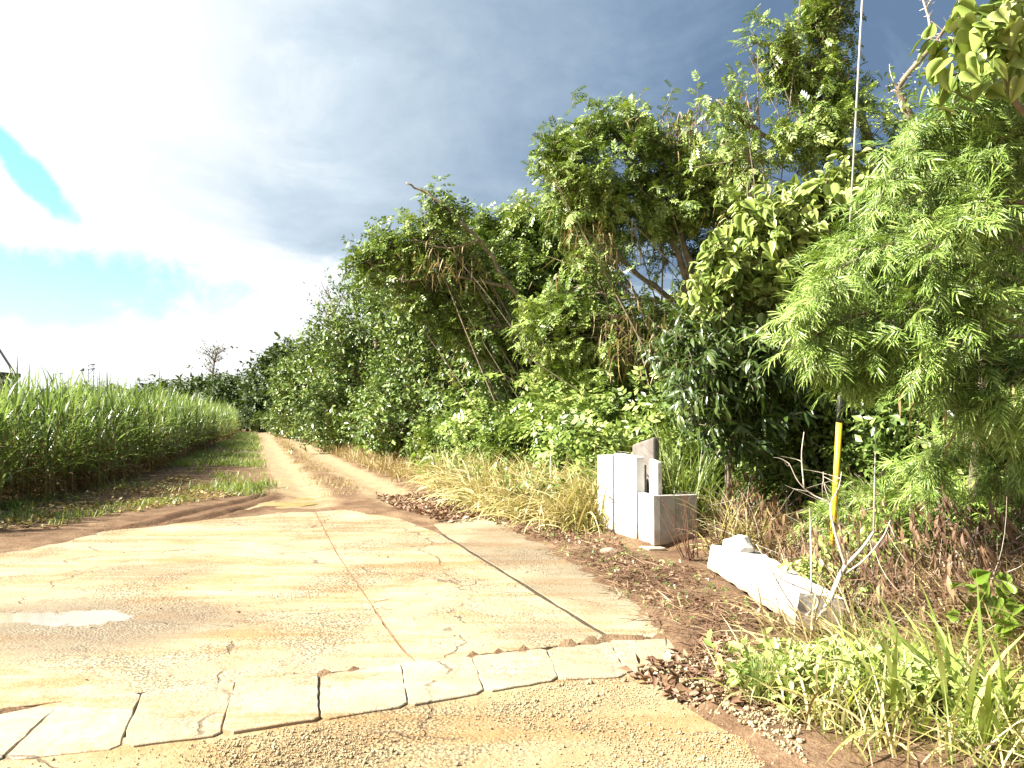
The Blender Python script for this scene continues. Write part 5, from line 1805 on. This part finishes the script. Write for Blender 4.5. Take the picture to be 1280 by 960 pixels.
# feathery seedlings and green shrubs above the thicket
sd = make_bush('seedling_shrub', 'low feathery seedling shrub growing in the dry thicket', 'shrub', 'fine', 0.15, 'leaf_feather_near', 0.55, 0.8, 16, 6, 6, 'feathery seedlings in the dry thicket', stems=4)
place(sd, [(xy(1130, 7.6), 7.6, 1.05), (xy(1205, 7.4), 7.4, 1.0), (xy(1095, 8.1), 8.1, 0.9), (xy(1285, 7.3), 7.3, 1.1), (xy(1185, 8.2), 8.2, 1.3), (xy(1250, 8.0), 8.0, 1.4)],
      ['feathery seedling right of the yellow guard tube', 'feathery seedling above the brown stems of the dry thicket', 'small feathery seedling close behind the yellow guard tube', 'feathery seedling below the trunk of the near feathery tree', 'tall feathery seedling in the shade of the near feathery tree', 'tallest feathery seedling behind the dry thicket'])
gs = make_bush('leafy_shrub', 'small bright leafy shrub among the withered stems behind the bare shrub', 'shrub', 'broad', 0.07, 'leaf_heart', 0.34, 0.8, 24, 6, 6, 'small leafy shrubs in the dry thicket', stems=4)
place(gs, [(xy(1035, 6.7), 6.7, 1.0), (xy(1075, 7.1), 7.1, 1.1)], ['small leafy shrub directly behind the fork of the bare pale shrub', 'small leafy shrub at the foot of the yellow guard tube'])
ys_ = make_bush('yellow_shrub', 'yellow-leaved sapling at the edge of the dry thicket', 'shrub', 'heart', 0.12, 'leaf_taro', 0.22, 0.6, 10, 2, 4, None, stems=3)
place(ys_, [(xy(1268, 5.2), 5.2, 0.9)])

# dead vines hanging in the trees
for px, py, Yv, rx, ry, n in ((745, 300, 13.8, 40, 30, 130), (790, 420, 13.6, 40, 40, 150), (855, 470, 13.4, 26, 60, 220), (555, 330, 16.9, 40, 24, 110), (830, 170, 13.9, 50, 20, 70), (700, 400, 15.5, 40, 40, 130), (1245, 495, 5.6, 40, 26, 90), (920, 260, 13.4, 30, 50, 90), (600, 450, 21.0, 60, 40, 120)):
    c_ = P(px, py, Yv)
    k_ = Yv / FPX
    o_ = c_ + rng.normal(size=(n, 3)) * np.array([rx * k_ * .6, .3, ry * k_ * .6])
    vm = MB() if px == 745 else vm
    blades(vm, o_, rng.uniform(0.15, 0.55, n), rng.uniform(0.012, 0.03, n), rng.uniform(1.9, 3.0, n), rng.uniform(0.1, 0.8, n), rng.uniform(0, 6.28, n), 4)
tag(vm.build('dry_vines', 'grass_dry'), kind='stuff')

# ------------------------------------------------------------------ bare pale shrub in front of the thicket
bsb = np.array([*G2(1016, 792), -0.05])
Yb = bsb[1]
bsh = thing('bare_shrub', 'leafless pale forked shrub growing out of the ditch beside the beam', 'shrub', tuple(bsb))
m_ = MB()
SKEL = []


def st_(pts, r0, r1, s=6):
    p = smooth_poly([P(a, b, Yb + c) for a, b, c in pts], 5)
    SKEL.append(p)
    m_.tube(p, np.linspace(r0, r1, len(p)), s)
st_([(1016, 790, 0), (1035, 755, 0.05), (1050, 720, 0.1), (1057, 707, 0.1)], 0.022, 0.017)
m_.build('trunk', 'bark_pale', bsh, True, bsb)
m_ = MB()
st_([(1057, 707, .1), (1048, 680, .1), (1040, 650, .12), (1038, 628, .15)], 0.012, 0.008)
st_([(1057, 707, .1), (1078, 685, .1), (1092, 665, .15)], 0.013, 0.009)
st_([(1055, 718, .1), (1080, 700, .05), (1103, 672, 0), (1113, 650, 0)], 0.008, 0.004)
st_([(1038, 628, .15), (1015, 618, .2), (998, 602, .2), (987, 580, .2)], 0.007, 0.003)
st_([(1038, 628, .15), (1048, 610, .15), (1052, 590, .2)], 0.006, 0.003)
st_([(1038, 628, .15), (1030, 605, .15), (1029, 590, .2)], 0.004, 0.002)
st_([(1005, 610, .2), (1002, 570, .2), (1005, 540, .2)], 0.006, 0.003)
st_([(1092, 665, .15), (1093, 610, .15), (1095, 530, .2)], 0.006, 0.003)
st_([(1010, 790, 0), (1000, 775, -.05), (990, 757, -.05), (976, 735, -.05), (960, 705, -.05), (945, 680, 0)], 0.010, 0.003)
st_([(1008, 770, 0), (1020, 760, 0), (1022, 748, 0), (1010, 738, 0), (985, 728, 0), (960, 712, 0)], 0.012, 0.003)
st_([(1014, 742, 0), (1014, 700, 0), (1013, 660, .1), (1012, 635, .1)], 0.008, 0.004)
for i in range(26):
    sk_ = SKEL[rng.integers(3, len(SKEL))]
    a = sk_[rng.integers(len(sk_) // 3, len(sk_))]
    e = a + np.array([rng.normal() * .12, rng.normal() * .1, rng.normal() * .10])
    m_.tube(bez(a, (a + e) / 2 + rng.normal(size=3) * .04, e, 5), np.linspace(0.0035, 0.0016, 5), 3, False)
m_.build('branches', 'bark_pale', bsh, True, bsb)
# dry weed stems by the box
for px, py, lab in ((862, 700, 'dry twiggy weed in front of the concrete box'),):
    b_ = np.array(gz(G2(px, py)))
    rt = thing('dry_weed', lab, 'weed', tuple(b_))
    m_ = MB()
    for k in range(14):
        e = b_ + np.array([rng.normal() * 0.22, rng.normal() * 0.12, rng.uniform(0.35, 0.8)])
        m_.tube(bez(b_ + rng.normal(size=3) * .03, (b_ + e) / 2 + np.array([rng.normal() * .1, 0, .1]), e, 6), np.linspace(0.006, 0.002, 6), 4, False)
    m_.build('stems', 'pod', rt, False, b_)

# ------------------------------------------------------------------ leaf litter
def litter(name, poly, n, size, dens=None, mat='litter'):
    q = scatter(poly, n, dens)
    z = np.maximum(ground_z(q[:, 0], q[:, 1]), np.where(inpoly(q[:, 0], q[:, 1], APRON) | inpoly(q[:, 0], q[:, 1], STRIP), 0.006, -0.02)) + rng.uniform(0.004, 0.025, n)
    d = rdir(n); d[:, 2] *= 0.25
    up = norm(np.array([0, 0, 1.0]) + rng.normal(size=(n, 3)) * 0.45)
    mb = MB()
    s = size * rng.uniform(0.5, 1.4, n)
    mb.inst(LEAF['lit'], np.column_stack([q, z]), frames(norm(d), up), np.column_stack([s * rng.uniform(0.35, 1.0, n), s, s]))
    return tag(mb.build(name, mat), kind='stuff')


litter('leaf_litter', [G2(470, 622), G2(590, 615), G2(650, 652), G2(600, 650), G2(560, 655), G2(500, 640)], 1300, 0.10)
litter('leaf_litter', [G2(600, 648), G2(748, 664), G2(800, 700), G2(880, 712), G2(985, 780), G2(900, 810), G2(860, 798), G2(760, 722), G2(680, 680)], 1700, 0.045, lambda x, y: np.clip(0.3 + 1.5 * (vnoise(x, y, 2.0, 51) - 0.3), 0.05, 1))
litter('leaf_litter', [G2(775, 845), G2(850, 822), G2(900, 800), G2(1000, 880), G2(960, 905), G2(860, 880)], 480, 0.065, lambda x, y: np.clip(0.2 + 1.8 * (vnoise(x, y, 2.5, 52) - 0.35), 0.05, 1))
q = scatter([G2(600, 648), G2(748, 664), G2(800, 700), G2(880, 712), G2(985, 780), G2(1000, 880), G2(860, 870), G2(830, 800), G2(740, 722), G2(660, 680)], 2600, lambda x, y: np.clip(0.15 + 1.8 * (vnoise(x, y, 1.8, 57) - 0.35), 0.03, 1))
n_ = len(q)
sl = MB()
blades(sl, np.column_stack([q, ground_z(q[:, 0], q[:, 1]) + rng.uniform(0.006, 0.03, n_)]), rng.uniform(0.05, 0.28, n_), rng.uniform(0.003, 0.011, n_), rng.uniform(1.25, 1.6, n_), rng.uniform(-0.2, 0.45, n_), rng.uniform(0, 6.28, n_), 3)
tag(sl.build('straw_litter', 'grass_brown'), kind='stuff')
q = scatter([G2(640, 655), G2(748, 668), G2(860, 712), G2(985, 785), G2(900, 815), G2(830, 780)], 150)
weed = MB()
leaves_on(weed, np.column_stack([q, ground_z(q[:, 0], q[:, 1]) + 0.02]), norm(rdir(len(q)) + np.array([0, 0, 0.8])), np.full(len(q), 0.05), 4, LEAF['simple'], 0.035, rdir(len(q)) * 0.2, 0.1, 0.9, 1.0)
tag(weed.build('creeping_weeds', 'leaf_shrub'), kind='stuff')
litter('cane_trash', [G2(-120, 700), G2(60, 668), G2(200, 640), G2(300, 620), G2(230, 600), G2(0, 632), G2(-120, 660)], 2600, 0.085, lambda x, y: np.clip(0.15 + 1.6 * (vnoise(x, y, 1.4, 53) - 0.35), 0.03, 1), 'grass_dry')
litter('leaf_litter', [G2(0, 900), G2(0, 690), G2(400, 640), G2(760, 800), G2(520, 830)], 70, 0.03)

# ------------------------------------------------------------------ far structures behind the cane
Y = 60.0
sx = P(0, 500, Y)[0]
sh = thing('shed', 'dark flat-roofed shed behind the cane field', 'building', (sx, Y, 0))
tz = P(0, 463, Y)[2]
m_ = MB(); m_.box((-9, 0, 0), (0.1, 1.8, tz - 0.5)); m_.build('wall', 'far_wall', sh)
m_ = MB(); m_.box((-9.3, -0.4, tz - 0.47), (0.3, 2.0, tz - 0.15)); m_.build('roof', 'far_roof', sh)
m_ = MB(); m_.box((-9.3, -0.43, tz - 0.9), (0.3, -0.06, tz - 0.72)); m_.build('fascia', 'galvanised', sh)
for k in range(5):
    m_ = MB(); m_.box((-8 + k * 2.0, -0.03, 1.2), (-7 + k * 2.0, 0.03, 2.6)); m_.build('window', 'far_roof', sh)
st0 = P(18, 463, Y - .2); st1 = P(-60, 345, Y - .2)
bmn = thing('inclined_pole', 'slim grey inclined pole rising from the dark shed roof', 'pole', tuple(st0))
m_ = MB(); m_.tube([st0 - np.array([0, 0, .2]), st1], [0.09, 0.07], 6); m_.build('shaft', 'far_steel', bmn, False, st0)
Y = 150.0
mp = P(112, 525, Y)
fm = thing('floodlight_mast', 'tall floodlight mast with two lamp banks on the skyline', 'mast', (mp[0], Y, 0))
mt = P(112, 455, Y)[2]
for sx_ in (-.4, .4):
    m_ = MB(); m_.tube([(sx_ * 2, 0, 0), (sx_, 0, mt - 0.3)], 0.09, 5); m_.build('leg', 'far_steel', fm)
m_ = MB()
for k in range(7):
    z0, z1 = mt * k / 7.5, mt * (k + 1) / 7.5
    m_.tube([(-.7, 0, z0), (.7, 0, z1)], 0.05, 4)
m_.build('bracing', 'far_steel', fm)
for z0, w_ in ((mt - 0.1, 0.75), (mt - 0.95, 0.8)):
    m_ = MB(); m_.box((-w_, -0.15, z0 - 0.12), (w_, 0.15, z0 + 0.1)); m_.build('lamp_bank', 'far_steel', fm)
for px, py, w_, lab in ((65, 467, 0.25, 'plain blue-grey pole on the skyline behind the cane'), (74, 467, 0.1, 'thin T-topped pole on the skyline'), (84.5, 458, 0.08, 'tallest thin tapering pole on the skyline'), (101, 464, 0.14, 'short skyline pole carrying a dark lamp box')):
    Y = 130.0
    b_ = P(px, 525, Y)
    h = P(px, py, Y)[2]
    rt = thing('skyline_pole', lab, 'pole', (b_[0], Y, 0))
    m_ = MB(); m_.tube([(0, 0, 0), (0, 0, h)], [w_ * .8, w_ * .5], 6); m_.build('shaft', 'far_steel', rt)
    if px in (74, 101):
        m_ = MB(); m_.box((-.35, -.1, h + 0.003), (.35, .1, h + (0.12 if px == 74 else 0.5))); m_.build('head', 'far_steel', rt)

tot = sum(len(m.polygons) for m in bpy.data.meshes)
print('mesh faces', tot, 'objects', len(bpy.data.objects))
